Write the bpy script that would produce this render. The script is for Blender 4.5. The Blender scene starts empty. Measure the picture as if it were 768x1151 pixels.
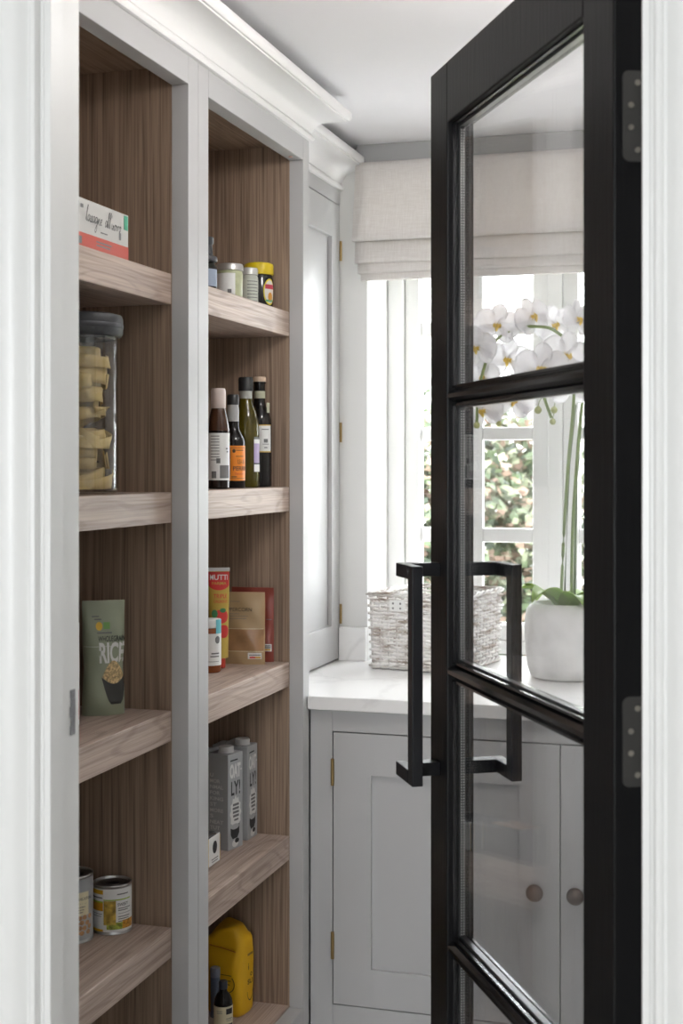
import bpy, bmesh, math, random
from mathutils import Vector, Matrix
random.seed(7)
S = bpy.context.scene
COL = S.collection
R = math.radians
PI = math.pi

# ------------------------------------------------------------------ camera
H = 1.425                                   # eye height
F_PX = 1585.0; HZ = 523.0
YAW = math.atan(476 / F_PX)
cam_d = bpy.data.cameras.new('camera'); cam = bpy.data.objects.new('camera', cam_d)
COL.objects.link(cam); S.camera = cam
cam.location = (0, 0, H); cam.rotation_euler = (PI / 2, 0, YAW)
cam_d.sensor_fit = 'VERTICAL'; cam_d.sensor_height = 36; cam_d.sensor_width = 24
cam_d.lens = F_PX / 1151 * 36
cam_d.shift_y = -(575.5 - HZ) / 1151
cam_d.clip_start = .05
cam_d.dof.use_dof = True; cam_d.dof.focus_distance = 2.75; cam_d.dof.aperture_fstop = 7

# ------------------------------------------------------------------ world, light, exposure
W = bpy.data.worlds.new('overcast_sky'); S.world = W; W.use_nodes = True
bg = W.node_tree.nodes['Background']
bg.inputs[0].default_value = (.93, .97, 1, 1); bg.inputs[1].default_value = 18.0
def portal(name, loc, rot, sx, sy):
    l = bpy.data.lights.new(name, 'AREA'); l.shape = 'RECTANGLE'; l.size = sx; l.size_y = sy
    l.cycles.is_portal = True
    o = bpy.data.objects.new(name, l); COL.objects.link(o); o.location = loc; o.rotation_euler = rot
portal('pantry_window_portal', (-.54, 3.9, 1.42), (-PI / 2, 0, 0), 1.0, 1.3)
portal('kitchen_window_portal', (-.2, -3.05, 1.5), (PI / 2, 0, 0), 1.3, 1.35)
LAMP = 66.0                                  # glow of the unseen globe lamp added on the pantry ceiling
vs = S.view_settings
vs.view_transform = 'Standard'; vs.look = 'None'; vs.gamma = 1; vs.exposure = 0.0; vs.use_curve_mapping = False

# ------------------------------------------------------------------ photo pixel -> direction / point
sy_, cy_ = math.sin(YAW), math.cos(YAW)
def tanx(x):
    u = (x - 384) / F_PX
    return (-sy_ + u * cy_) / (cy_ + u * sy_)
def depth(X, Y): return -sy_ * X + cy_ * Y
def at(x, y, Y):                             # point on the ray of pixel (x, y) at world distance Y
    X = tanx(x) * Y
    return Vector((X, Y, H + (HZ - y) / F_PX * depth(X, Y)))

# ------------------------------------------------------------------ materials
MATS = {}
def mat(name, col, rough=.5, metal=0, spec=.5, coat=0, bump=0, bscale=60, var=0, vscale=8, stretch=(1, 1, 1), transl=0, trans=0):
    if name in MATS: return MATS[name]
    m = bpy.data.materials.new(name); m.use_nodes = True; MATS[name] = m
    nt = m.node_tree; N = nt.nodes; L = nt.links
    p = N['Principled BSDF']
    p.inputs['Base Color'].default_value = (*col, 1)
    p.inputs['Roughness'].default_value = rough; p.inputs['Metallic'].default_value = metal
    p.inputs['Specular IOR Level'].default_value = spec; p.inputs['Coat Weight'].default_value = coat
    p.inputs['Transmission Weight'].default_value = trans
    tc = N.new('ShaderNodeTexCoord'); mp = N.new('ShaderNodeMapping'); mp.inputs['Scale'].default_value = stretch
    L.new(tc.outputs['Object'], mp.inputs['Vector'])
    if var:
        n = N.new('ShaderNodeTexNoise'); n.inputs['Scale'].default_value = vscale; n.inputs['Detail'].default_value = 6
        L.new(mp.outputs[0], n.inputs['Vector'])
        r = N.new('ShaderNodeValToRGB')
        r.color_ramp.elements[0].position = .3; r.color_ramp.elements[1].position = .7
        r.color_ramp.elements[0].color = (*[c * (1 - var) for c in col], 1)
        r.color_ramp.elements[1].color = (*[min(1, c * (1 + var)) for c in col], 1)
        L.new(n.outputs['Fac'], r.inputs['Fac']); L.new(r.outputs['Color'], p.inputs['Base Color'])
    if bump:
        n2 = N.new('ShaderNodeTexNoise'); n2.inputs['Scale'].default_value = bscale; n2.inputs['Detail'].default_value = 4
        L.new(mp.outputs[0], n2.inputs['Vector'])
        b = N.new('ShaderNodeBump'); b.inputs['Strength'].default_value = bump; b.inputs['Distance'].default_value = .002
        L.new(n2.outputs['Fac'], b.inputs['Height']); L.new(b.outputs[0], p.inputs['Normal'])
    if transl:
        t = N.new('ShaderNodeBsdfTranslucent'); t.inputs['Color'].default_value = (*col, 1)
        mx = N.new('ShaderNodeMixShader'); mx.inputs[0].default_value = transl
        L.new(p.outputs[0], mx.inputs[1]); L.new(t.outputs[0], mx.inputs[2])
        L.new(mx.outputs[0], N['Material Output'].inputs['Surface'])
    return m

def wood(name, axis, light=(.52, .41, .345), dark=(.30, .22, .175), vein=.35, along=2.2, across=13, rings=62):
    """limed oak: pores and growth rings drawn out along one axis"""
    m = bpy.data.materials.new(name); m.use_nodes = True; MATS[name] = m
    nt = m.node_tree; N = nt.nodes; L = nt.links; p = N['Principled BSDF']
    tc = N.new('ShaderNodeTexCoord'); oi = N.new('ShaderNodeObjectInfo')
    add = N.new('ShaderNodeVectorMath'); add.operation = 'ADD'
    mul = N.new('ShaderNodeVectorMath'); mul.operation = 'SCALE'; mul.inputs[0].default_value = (3.1, 4.7, 2.3)
    L.new(oi.outputs['Random'], mul.inputs['Scale'])
    L.new(tc.outputs['Object'], add.inputs[0]); L.new(mul.outputs[0], add.inputs[1])
    def noise(sa, sb, detail, rough=.5):
        mp = N.new('ShaderNodeMapping'); v = [sb] * 3; v['xyz'.index(axis)] = sa
        mp.inputs['Scale'].default_value = v; L.new(add.outputs[0], mp.inputs['Vector'])
        n = N.new('ShaderNodeTexNoise'); n.inputs['Scale'].default_value = 1; n.inputs['Detail'].default_value = detail; n.inputs['Roughness'].default_value = rough
        L.new(mp.outputs[0], n.inputs['Vector']); return n.outputs['Fac']
    def rng(src, a, b, lo, hi):
        r = N.new('ShaderNodeMapRange'); r.inputs['From Min'].default_value = a; r.inputs['From Max'].default_value = b
        r.inputs['To Min'].default_value = lo; r.inputs['To Max'].default_value = hi; L.new(src, r.inputs['Value']); return r.outputs[0]
    def mth(op, x, y):
        k = N.new('ShaderNodeMath'); k.operation = op
        for i, q in enumerate((x, y)):
            if q is None: continue
            if isinstance(q, (int, float)): k.inputs[i].default_value = q
            else: L.new(q, k.inputs[i])
        return k.outputs[0]
    fine = rng(noise(5, 330, 3), .33, .67, 0, .55)
    mid = rng(noise(1.2, 90, 3), .3, .7, 0, .45)
    low = noise(along, across, 1.5, .4)
    ring = rng(mth('SINE', mth('MULTIPLY', low, rings), None), .45, 1, 0, vein)
    f = mth('SUBTRACT', mth('ADD', fine, mid), mth('MULTIPLY', ring, rng(noise(4, 150, 2), .35, .6, .3, 1)))
    rr = N.new('ShaderNodeValToRGB'); rr.color_ramp.elements[0].color = (*dark, 1); rr.color_ramp.elements[1].color = (*light, 1)
    rr.color_ramp.elements[0].position = .05; rr.color_ramp.elements[1].position = .8
    L.new(f, rr.inputs['Fac']); L.new(rr.outputs['Color'], p.inputs['Base Color'])
    p.inputs['Roughness'].default_value = .5; p.inputs['Specular IOR Level'].default_value = .35
    bp = N.new('ShaderNodeBump'); bp.inputs['Strength'].default_value = .2; bp.inputs['Distance'].default_value = .0008
    L.new(f, bp.inputs['Height']); L.new(bp.outputs[0], p.inputs['Normal'])
    return m

def glass(name, tint=(1, 1, 1), f0=.04, rough=0):
    m = bpy.data.materials.new(name); m.use_nodes = True; MATS[name] = m
    nt = m.node_tree; N = nt.nodes; L = nt.links; N.remove(N['Principled BSDF'])
    g = N.new('ShaderNodeNewGeometry'); d = N.new('ShaderNodeVectorMath'); d.operation = 'DOT_PRODUCT'
    L.new(g.outputs['Incoming'], d.inputs[0]); L.new(g.outputs['Normal'], d.inputs[1])
    ab = N.new('ShaderNodeMath'); ab.operation = 'ABSOLUTE'; L.new(d.outputs['Value'], ab.inputs[0])
    om = N.new('ShaderNodeMath'); om.operation = 'SUBTRACT'; om.inputs[0].default_value = 1; L.new(ab.outputs[0], om.inputs[1])
    pw = N.new('ShaderNodeMath'); pw.operation = 'POWER'; pw.inputs[1].default_value = 5.8; L.new(om.outputs[0], pw.inputs[0])
    ma = N.new('ShaderNodeMath'); ma.operation = 'MULTIPLY_ADD'; ma.inputs[1].default_value = 1 - f0; ma.inputs[2].default_value = f0
    L.new(pw.outputs[0], ma.inputs[0])
    t = N.new('ShaderNodeBsdfTransparent'); t.inputs[0].default_value = (*tint, 1)
    gl = N.new('ShaderNodeBsdfGlossy'); gl.inputs['Roughness'].default_value = rough
    mx = N.new('ShaderNodeMixShader'); L.new(ma.outputs[0], mx.inputs[0]); L.new(t.outputs[0], mx.inputs[1]); L.new(gl.outputs[0], mx.inputs[2])
    L.new(mx.outputs[0], N['Material Output'].inputs['Surface'])
    return m

def quartz():
    m = bpy.data.materials.new('white_quartz'); m.use_nodes = True; nt = m.node_tree; N = nt.nodes; L = nt.links; p = N['Principled BSDF']
    tc = N.new('ShaderNodeTexCoord'); n = N.new('ShaderNodeTexNoise'); n.inputs['Scale'].default_value = 2.2; n.inputs['Detail'].default_value = 8
    n.inputs['Distortion'].default_value = 1.4
    L.new(tc.outputs['Object'], n.inputs['Vector'])
    r = N.new('ShaderNodeValToRGB'); e = r.color_ramp.elements
    e[0].position = .47; e[0].color = (.88, .87, .86, 1); e[1].position = .53; e[1].color = (.88, .87, .86, 1)
    x = r.color_ramp.elements.new(.5); x.color = (.78, .77, .76, 1)
    L.new(n.outputs['Fac'], r.inputs['Fac']); L.new(r.outputs['Color'], p.inputs['Base Color']); p.inputs['Roughness'].default_value = .28
    return m

def fabric():
    m = bpy.data.materials.new('blind_linen'); m.use_nodes = True; nt = m.node_tree; N = nt.nodes; L = nt.links; p = N['Principled BSDF']
    tc = N.new('ShaderNodeTexCoord')
    def st(s):
        mp = N.new('ShaderNodeMapping'); mp.inputs['Scale'].default_value = s; L.new(tc.outputs['Object'], mp.inputs['Vector'])
        n = N.new('ShaderNodeTexNoise'); n.inputs['Scale'].default_value = 1; n.inputs['Detail'].default_value = 3; L.new(mp.outputs[0], n.inputs['Vector']); return n
    a = st((650, 20, 30)); b = st((30, 20, 650))
    ad = N.new('ShaderNodeMath'); ad.operation = 'ADD'; L.new(a.outputs['Fac'], ad.inputs[0]); L.new(b.outputs['Fac'], ad.inputs[1])
    r = N.new('ShaderNodeValToRGB'); e = r.color_ramp.elements; e[0].position = .35; e[0].color = (.70, .655, .62, 1); e[1].position = .65; e[1].color = (.84, .81, .785, 1)
    hf = N.new('ShaderNodeMath'); hf.operation = 'MULTIPLY'; hf.inputs[1].default_value = .5; L.new(ad.outputs[0], hf.inputs[0]); L.new(hf.outputs[0], r.inputs['Fac'])
    L.new(r.outputs['Color'], p.inputs['Base Color']); p.inputs['Roughness'].default_value = .9; p.inputs['Specular IOR Level'].default_value = .1
    bp = N.new('ShaderNodeBump'); bp.inputs['Strength'].default_value = .3; bp.inputs['Distance'].default_value = .001
    L.new(hf.outputs[0], bp.inputs['Height']); L.new(bp.outputs[0], p.inputs['Normal'])
    t = N.new('ShaderNodeBsdfTranslucent'); t.inputs['Color'].default_value = (.8, .76, .7, 1)
    mx = N.new('ShaderNodeMixShader'); mx.inputs[0].default_value = .2
    L.new(p.outputs[0], mx.inputs[1]); L.new(t.outputs[0], mx.inputs[2]); L.new(mx.outputs[0], N['Material Output'].inputs['Surface'])
    return m

WHITE = mat('white_gloss_paint', (.83, .83, .815), .35, bump=.05, bscale=40)
CEIL = mat('ceiling_paint', (.92, .91, .925), .85)
WALLP = mat('wall_paint', (.74, .735, .72), .8)
GREY = mat('cabinet_grey_paint', (.475, .472, .472), .42, bump=.04, bscale=90, stretch=(1, 1, .15))
CORN = mat('cornice_white_paint', (.82, .81, .805), .45)
BLACK = mat('black_door_paint', (.007, .007, .0075), .42, spec=.16, bump=.2, bscale=160, stretch=(1, 1, .06))
BEAD = mat('black_satin_bead', (.008, .008, .009), .16, spec=.5)
SPACER = mat('glazing_spacer', (.12, .12, .12), .3, metal=.8)
IRON = mat('black_steel', (.008, .008, .010), .38, spec=.25)
BRASS = mat('aged_brass', (.36, .25, .11), .4, metal=1)
STEELD = mat('dark_hinge_steel', (.085, .082, .078), .45, metal=.6)
SCREW = mat('screw_metal', (.5, .47, .42), .35, metal=1)
CHROME = mat('worn_chrome', (.28, .28, .29), .3, metal=1, bump=.8, bscale=120)
TIN = mat('tin_metal', (.55, .55, .55), .28, metal=1)
WOODH = wood('limed_oak_along', 'y')
WOODV = wood('smoked_oak_veneer', 'z', light=(.37, .265, .19), dark=(.175, .120, .085), vein=.25, along=.35, across=10, rings=80)
VENH = wood('smoked_oak_veneer_along', 'y', light=(.37, .265, .19), dark=(.175, .120, .085), vein=.2)
QUARTZ = quartz(); LINEN = fabric()
GLASS = glass('clear_glass', f0=.024); JARGLASS = glass('jar_glass', (.95, .96, .95), .05)
INK = mat('black_ink', (.02, .02, .022), .6); INKG = mat('grey_ink', (.16, .16, .16), .6)
PAPER = mat('white_paper', (.78, .78, .76), .55); CREAM = mat('cream_paper', (.72, .66, .46), .6)
def flat(name, c, rough=.5, **k): return mat(name, c, rough, **k)

# ------------------------------------------------------------------ mesh building
class MB:
    def __init__(s): s.v = []; s.f = []
    def add(s, vs, fs):
        o = len(s.v); s.v += [tuple(v) for v in vs]; s.f += [tuple(i + o for i in f) for f in fs]; return s
    def box(s, x0, x1, y0, y1, z0, z1):
        x0, x1 = sorted((x0, x1)); y0, y1 = sorted((y0, y1)); z0, z1 = sorted((z0, z1))
        return s.add([(x0, y0, z0), (x1, y0, z0), (x1, y1, z0), (x0, y1, z0), (x0, y0, z1), (x1, y0, z1), (x1, y1, z1), (x0, y1, z1)],
                     [(0, 3, 2, 1), (4, 5, 6, 7), (0, 1, 5, 4), (1, 2, 6, 5), (2, 3, 7, 6), (3, 0, 4, 7)])
    def prism(s, poly, z0, z1):                # poly ccw in xy
        n = len(poly)
        return s.add([(x, y, z0) for x, y in poly] + [(x, y, z1) for x, y in poly],
                     [tuple(range(n - 1, -1, -1)), tuple(range(n, 2 * n))] + [(i, (i + 1) % n, n + (i + 1) % n, n + i) for i in range(n)])
    def lathe(s, prof, n=32, c=(0, 0), sq=0):
        vs = []; fs = []; m = len(prof)
        for r, z in prof:
            for k in range(n):
                a = 2 * PI * k / n; q = 1
                if sq: q = 1 / max(abs(math.cos(a)), abs(math.sin(a))) * sq * .93 + (1 - sq)
                vs.append((c[0] + r * q * math.cos(a), c[1] + r * q * math.sin(a), z))
        for i in range(m - 1):
            for k in range(n):
                a, b = i * n + k, i * n + (k + 1) % n
                fs.append((a, b, b + n, a + n))
        if prof[0][0] > 1e-6: fs.append(tuple(range(n - 1, -1, -1)))
        if prof[-1][0] > 1e-6: fs.append(tuple((m - 1) * n + k for k in range(n)))
        return s.add(vs, fs)
    def tube(s, pts, r, n=6, flatz=1.0, caps=True):
        pts = [Vector(p) for p in pts]; m = len(pts); vs = []; fs = []
        rr = r if isinstance(r, (list, tuple)) else [r] * m
        up = Vector((0, 0, 1))
        for i, p in enumerate(pts):
            t = (pts[min(i + 1, m - 1)] - pts[max(i - 1, 0)]).normalized()
            a = t.cross(up)
            if a.length < .05: a = t.cross(Vector((1, 0, 0)))
            a.normalize(); b = a.cross(t).normalized()
            for k in range(n):
                an = 2 * PI * k / n
                vs.append(p + a * math.cos(an) * rr[i] + b * math.sin(an) * rr[i] * flatz)
        for i in range(m - 1):
            for k in range(n):
                a, b = i * n + k, i * n + (k + 1) % n
                fs.append((a, b, b + n, a + n))
        if caps: fs += [tuple(range(n - 1, -1, -1)), tuple((m - 1) * n + k for k in range(n))]
        return s.add(vs, fs)
    def grid(s, fn, nu, nv):
        vs = [fn(i / nu, j / nv) for j in range(nv + 1) for i in range(nu + 1)]
        w = nu + 1
        return s.add(vs, [(j * w + i, j * w + i + 1, (j + 1) * w + i + 1, (j + 1) * w + i) for j in range(nv) for i in range(nu)])
    def map(s, fn): s.v = [tuple(fn(Vector(v))) for v in s.v]; return s

def link(o, parent=None):
    COL.objects.link(o)
    if parent: o.parent = parent
    return o
def part(name, mb, material, parent=None, bevel=0, smooth=False, solid=0, seg=2):
    me = bpy.data.meshes.new(name); me.from_pydata(mb.v, [], mb.f); me.update()
    bm = bmesh.new(); bm.from_mesh(me); bmesh.ops.recalc_face_normals(bm, faces=bm.faces); bm.to_mesh(me); bm.free()
    o = bpy.data.objects.new(name, me); me.materials.append(material); link(o, parent)
    if smooth:
        me.shade_smooth() if hasattr(me, 'shade_smooth') else None
        if smooth != 'all':
            for e in me.edges: pass
            me.set_sharp_from_angle(angle=R(40))
    if solid: md = o.modifiers.new('solid', 'SOLIDIFY'); md.thickness = solid; md.offset = 0
    if bevel: md = o.modifiers.new('bevel', 'BEVEL'); md.width = bevel; md.segments = seg; md.limit_method = 'ANGLE'; md.angle_limit = R(50)
    return o
def tag(o, label, cat, group=None, kind=None):
    o['label'] = label; o['category'] = cat
    if group: o['group'] = group
    if kind: o['kind'] = kind
    return o
def thing(name, label, cat, loc=(0, 0, 0), rotz=0, group=None, kind=None):
    o = bpy.data.objects.new(name, None); link(o); o.empty_display_size = .05
    o.location = loc; o.rotation_euler = (0, 0, rotz)
    return tag(o, label, cat, group, kind)
def copy_of(src, name, parent, loc=None, rot=None, scale=None):
    o = bpy.data.objects.new(name, src.data); link(o, parent)
    for md in src.modifiers:
        m2 = o.modifiers.new(md.name, md.type)
        for a in ('thickness', 'offset', 'width', 'segments', 'limit_method', 'angle_limit', 'levels', 'render_levels'):
            if hasattr(md, a): setattr(m2, a, getattr(md, a))
    if loc is not None: o.location = loc
    if rot is not None: o.rotation_euler = rot
    if scale is not None: o.scale = scale
    return o
def ring(name, material, parent, axis, a0, a1, z0, z1, wl, wr, wb, wt, d0, d1, bevel=.0008):
    """one framed panel front: outer and inner rectangle, extruded along the other axis"""
    out = [(a0, z0), (a1, z0), (a1, z1), (a0, z1)]; inn = [(a0 + wl, z0 + wb), (a1 - wr, z0 + wb), (a1 - wr, z1 - wt), (a0 + wl, z1 - wt)]
    P = (lambda a, z, d: (a, d, z)) if axis == 'x' else (lambda a, z, d: (d, a, z))
    vs = [P(a, z, d) for d in (d0, d1) for a, z in out + inn]; fs = []
    for i in range(4):
        j = (i + 1) % 4
        fs += [(i, j, 4 + j, 4 + i), (8 + i, 12 + i, 12 + j, 8 + j), (i, 8 + i, 8 + j, j), (4 + i, 4 + j, 12 + j, 12 + i)]
    return part(name, MB().add(vs, fs), material, parent, bevel)
def bx(name, material, parent, *b, bevel=.0012):
    return part(name, MB().box(*b), material, parent, bevel)

# lettering: glyph outlines mapped onto any surface fn(u, v) -> point (u, v in metres)
_txt = {}
def glyphs(body, bold=0, shear=0):
    k = (body, bold, shear)
    if k in _txt: return _txt[k]
    cu = bpy.data.curves.new('glyphs', 'FONT'); cu.body = body; cu.size = 1; cu.offset = bold; cu.shear = shear; cu.resolution_u = 3
    o = bpy.data.objects.new('glyphs', cu); COL.objects.link(o); bpy.context.view_layer.update()
    me = bpy.data.meshes.new_from_object(o.evaluated_get(bpy.context.evaluated_depsgraph_get()))
    vs = [v.co.copy() for v in me.vertices]; fs = [tuple(p.vertices) for p in me.polygons]
    bpy.data.objects.remove(o); bpy.data.curves.remove(cu); bpy.data.meshes.remove(me)
    x0 = min(v.x for v in vs); x1 = max(v.x for v in vs); y0 = min(v.y for v in vs); y1 = max(v.y for v in vs)
    out = [((v.x - x0) / (x1 - x0), (v.y - y0) / (y1 - y0)) for v in vs], fs
    _txt[k] = out; return out
def text(body, fn, u0, u1, v0, v1, material, parent, bold=.01, shear=0, rot=False, name='lettering'):
    vs, fs = glyphs(body, bold, shear)
    if rot: vs = [(1 - b, a) for a, b in vs]
    return part(name, MB().add([fn(u0 + (u1 - u0) * a, v0 + (v1 - v0) * b) for a, b in vs], fs), material, parent)
def patch(name, fn, u0, u1, v0, v1, material, parent, nu=10, nv=3):
    return part(name, MB().grid(lambda a, b: fn(u0 + (u1 - u0) * a, v0 + (v1 - v0) * b), nu, nv), material, parent, smooth='all')
def lines(name, fn, rows, material, parent):         # rows of small print (u0,u1,v0,v1)
    mb = MB()
    for (u0, u1, v0, v1) in rows: mb.grid(lambda a, b: fn(u0 + (u1 - u0) * a, v0 + (v1 - v0) * b), 6, 1)
    return part(name, mb, material, parent)
def disc(fn, u, v, ru, rv, n=20, rings=3):
    pts = [fn(u, v)] + [fn(u + ru * q / rings * math.cos(2 * PI * k / n), v + rv * q / rings * math.sin(2 * PI * k / n)) for q in range(1, rings + 1) for k in range(n)]
    fs = [(0, 1 + k, 1 + (k + 1) % n) for k in range(n)]
    for q in range(rings - 1):
        fs += [(1 + q * n + k, 1 + (q + 1) * n + k, 1 + (q + 1) * n + (k + 1) % n, 1 + q * n + (k + 1) % n) for k in range(n)]
    return MB().add(pts, fs)
def cyl(r, off=.0004): return lambda u, v: Vector(((r + off) * math.sin(u / r), -(r + off) * math.cos(u / r), v))
def flatf(y, off=.0004): return lambda u, v: Vector((u, y - off, v))

# ================================================================== THE SETTING
CEILZ = H + .837
XF, XR, XBACK = -.98, -1.0125, -1.36
YB = 3.582                                   # window wall
def struct(name, mb, m, label, cat, bevel=0):
    o = part(name, mb, m, None, bevel); return tag(o, label, cat, kind='structure')
struct('floor', MB().box(-1.42, .28, 1.576, 3.9, -.06, 0), mat('stone_floor', (.66, .64, .61), .5, var=.12, vscale=5), 'pale stone floor of the pantry', 'floor')
struct('ceiling', MB().box(-1.42, .28, 1.576, 3.9, CEILZ, CEILZ + .1), CEIL, 'plain white painted pantry ceiling', 'ceiling')
struct('wall_left', MB().box(-1.42, -1.365, 1.622, 3.582, 0, CEILZ), WALLP, 'wall behind the oak shelving', 'wall')
struct('wall_right', MB().box(.172, .28, 1.622, 3.582, 0, CEILZ), WALLP, 'wall on the hinge side of the pantry', 'wall')
WX0, WX1, WZ0, WZ1 = -1.0046, -.075, H - .5445, H + .72
struct('wall_back', MB().box(-1.42, WX0, YB, 3.9, 0, CEILZ).box(WX1, .28, YB, 3.9, 0, CEILZ)
       .box(WX0, WX1, YB, 3.9, 0, WZ0).box(WX0, WX1, YB, 3.9, WZ1, CEILZ), WALLP, 'window wall with deep white reveal above the worktop', 'wall')
# front wall with the doorway (hall side at y = 1.53)
YH, YP = 1.53, 1.622
XL, XRJ = -.8357, -.1165                     # faces of the door lining
HEADZ = H + .632
struct('wall_front', MB().box(-2.3, XL - .03, YH, YP, 0, 2.5).box(XRJ + .03, 1.9, YH, YP, 0, 2.5).box(XL - .03, XRJ + .03, YH, YP, HEADZ + .03, 2.5),
       WALLP, 'wall around the pantry doorway', 'wall')
# the kitchen the camera stands in
struct('floor_kitchen', MB().box(-2.4, 2.0, -3.1, 1.576, -.06, 0), mat('kitchen_floor', (.40, .36, .31), .5, var=.1, vscale=3), 'kitchen floor in front of the pantry doorway', 'floor')
struct('ceiling_kitchen', MB().box(-2.4, 2.0, -3.1, 1.53, 2.5, 2.6), CEIL, 'white kitchen ceiling', 'ceiling')
struct('wall_kitchen_left', MB().box(-2.4, -2.3, -3.1, 1.53, 0, 2.5), WALLP, 'kitchen side wall beyond the shelving side', 'wall')
struct('wall_kitchen_right', MB().box(1.9, 2.0, -3.1, 1.53, 0, 2.5), WALLP, 'kitchen side wall beyond the hinge side', 'wall')
struct('wall_kitchen_rear', MB().box(-2.3, -.85, -3.1, -3.0, 0, 2.5).box(.45, 1.9, -3.1, -3.0, 0, 2.5).box(-.85, .45, -3.1, -3.0, 2.175, 2.5).box(-.85, .45, -3.1, -3.0, 0, .825),
       WALLP, 'kitchen rear wall with a window opening for daylight', 'wall')

# door frame: lining, stop, architrave
def frame_side(name, sgn, label):
    t = thing(name, label, 'door frame', (0, 0, 0), kind='structure')
    f0 = XL if sgn > 0 else XRJ
    X = lambda d: f0 + sgn * d               # d > 0 towards the opening
    bx('lining', WHITE, t, X(-.03), X(0), YH, YP, 0, HEADZ, bevel=.001)
    bx('door_stop', WHITE, t, X(0), X(.0088), YH, 1.5635, 0, HEADZ, bevel=.0015)
    prof = [(-.004, 0), (-.004, .009), (-.006, .0125), (-.010, .0135), (-.013, .012), (-.0145, .0085), (-.0175, .008), (-.020, .0105), (-.0245, .0155),
            (-.031, .0195), (-.038, .0215), (-.046, .0225), (-.052, .0220), (-.0535, .0195), (-.070, .0195), (-.071, .024), (-.078, .026), (-.084, .024), (-.085, 0)]
    mb = MB(); n = len(prof)
    vs = [(X(d), YH - e, z) for z in (0, HEADZ + .004) for d, e in prof]
    mb.add(vs, [(i, (i + 1) % n, n + (i + 1) % n, n + i) for i in range(n)] + [tuple(range(n)), tuple(range(2 * n - 1, n - 1, -1))])
    part('architrave', mb, WHITE, t, smooth=True)
    return t
tf = frame_side('trim_1', 1, 'white moulded door frame with a metal catch plate on its lining')
frame_side('trim_2', -1, 'white moulded door frame on the hinge side of the black door')
hd = thing('trim_3', 'white moulded head of the pantry door frame', 'door frame', (0, 0, 0), kind='structure')
bx('lining', WHITE, hd, XL - .03, XRJ + .03, YH, YP, HEADZ, HEADZ + .03)
bx('architrave', WHITE, hd, XL - .09, XRJ + .09, YH - .022, YH, HEADZ + .004, HEADZ + .085, bevel=.004)
# catch plate let into the lining
zc_ = at(83, 801, 1.602)[2]
cp = MB()
for i, (a, b, c) in enumerate([(-.028, -.016, .007), (-.016, -.006, .0055), (-.006, .008, .008), (.008, .018, .006), (.018, .029, .007)]):
    cp.box(XL, XL + .0016 + .0006 * (i % 2), 1.604 - c, 1.604 + c * .7, zc_ + a, zc_ + b)
part('catch_plate', cp, CHROME, tf, .0006)

# ------------------------------------------------------------------ window
WY = 3.82
wn = thing('window_1', 'white multi-paned casement window behind the worktop', 'window', (0, WY, 0), kind='structure')
fz0, fz1 = H - .512, H + .70
fr = MB().box(WX0 + .001, -.9600, -.03, .06, fz0, fz1).box(WX1 - .001, -.1170, -.03, .06, fz0, fz1).box(-.9600, -.117, -.03, .06, fz0, fz0 + .035).box(-.9600, -.117, -.03, .06, fz1 - .05, fz1)
part('frame', fr, WHITE, wn, .002)
bx('mullion', WHITE, wn, -.5595, -.5215, -.03, .06, fz0 + .035, fz1 - .05, bevel=.003)
RB = [(.397, .357), (.104, .069), (-.172, -.211)]
def casement(x0, x1):
    a, b = x0 + .0405, x1 - .0405
    zb, zt = fz0 + .036, fz1 - .051
    gb, gt = zb + .042, zt - .04
    mb = MB().box(x0, a, -.012, .03, zb, zt).box(b, x1, -.012, .03, zb, zt).box(a, b, -.012, .03, zb, gb).box(a, b, -.012, .03, gt, zt)
    # stepped glazing rebate
    mb.box(a, a + .004, 0, .02, gb, gt).box(b - .004, b, 0, .02, gb, gt).box(a + .004, b - .004, 0, .02, gb, gb + .004).box(a + .004, b - .004, 0, .02, gt - .004, gt)
    c = part('casement', mb, WHITE, wn, .002)
    xm = (a + b) / 2; xb = .0185
    part('glazing_bar', MB().box(xm - xb, xm + xb, -.004, .022, gb + .004, gt - .004), WHITE, c, .004)
    zs = [gb + .004]
    for hi, lo in reversed(RB):
        part('glazing_bar', MB().box(a + .004, xm - xb, -.003, .021, H + lo, H + hi).box(xm + xb, b - .004, -.003, .021, H + lo, H + hi), WHITE, c, .004)
        zs += [H + lo, H + hi]
    zs.append(gt - .004)
    for k in range(0, len(zs), 2):
        for (p, q) in ((a + .004, xm - xb), (xm + xb, b - .004)):
            part('pane', MB().box(p, q, .008, .012, zs[k], zs[k + 1]), GLASS, c)
    return c
casement(-.9585, -.5605); casement(-.5205, -.1185)

# ------------------------------------------------------------------ unseen globe lamp added to brighten the pantry ceiling and blind
lp = thing('added_ceiling_lamp', 'added white globe lamp, unseen on the pantry ceiling behind the open black door', 'lamp', (-.25, 2.15, CEILZ))
part('ceiling_rose', MB().lathe([(.0001, -.018), (.045, -.018), (.05, -.012), (.05, 0), (.0001, 0)], 32), WHITE, lp, smooth=True)
em = bpy.data.materials.new('lit_opal_glass'); em.use_nodes = True
em.node_tree.nodes['Principled BSDF'].inputs['Base Color'].default_value = (.85, .84, .82, 1)
em.node_tree.nodes['Principled BSDF'].inputs['Emission Color'].default_value = (1, .965, .94, 1)
em.node_tree.nodes['Principled BSDF'].inputs['Emission Strength'].default_value = LAMP
part('globe', MB().lathe([(.0001, -.158)] + [(.07 * math.sin(PI * k / 16), -.088 - .07 * math.cos(PI * k / 16)) for k in range(1, 16)] + [(.0001, -.018)], 32), em, lp, smooth='all')

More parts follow.
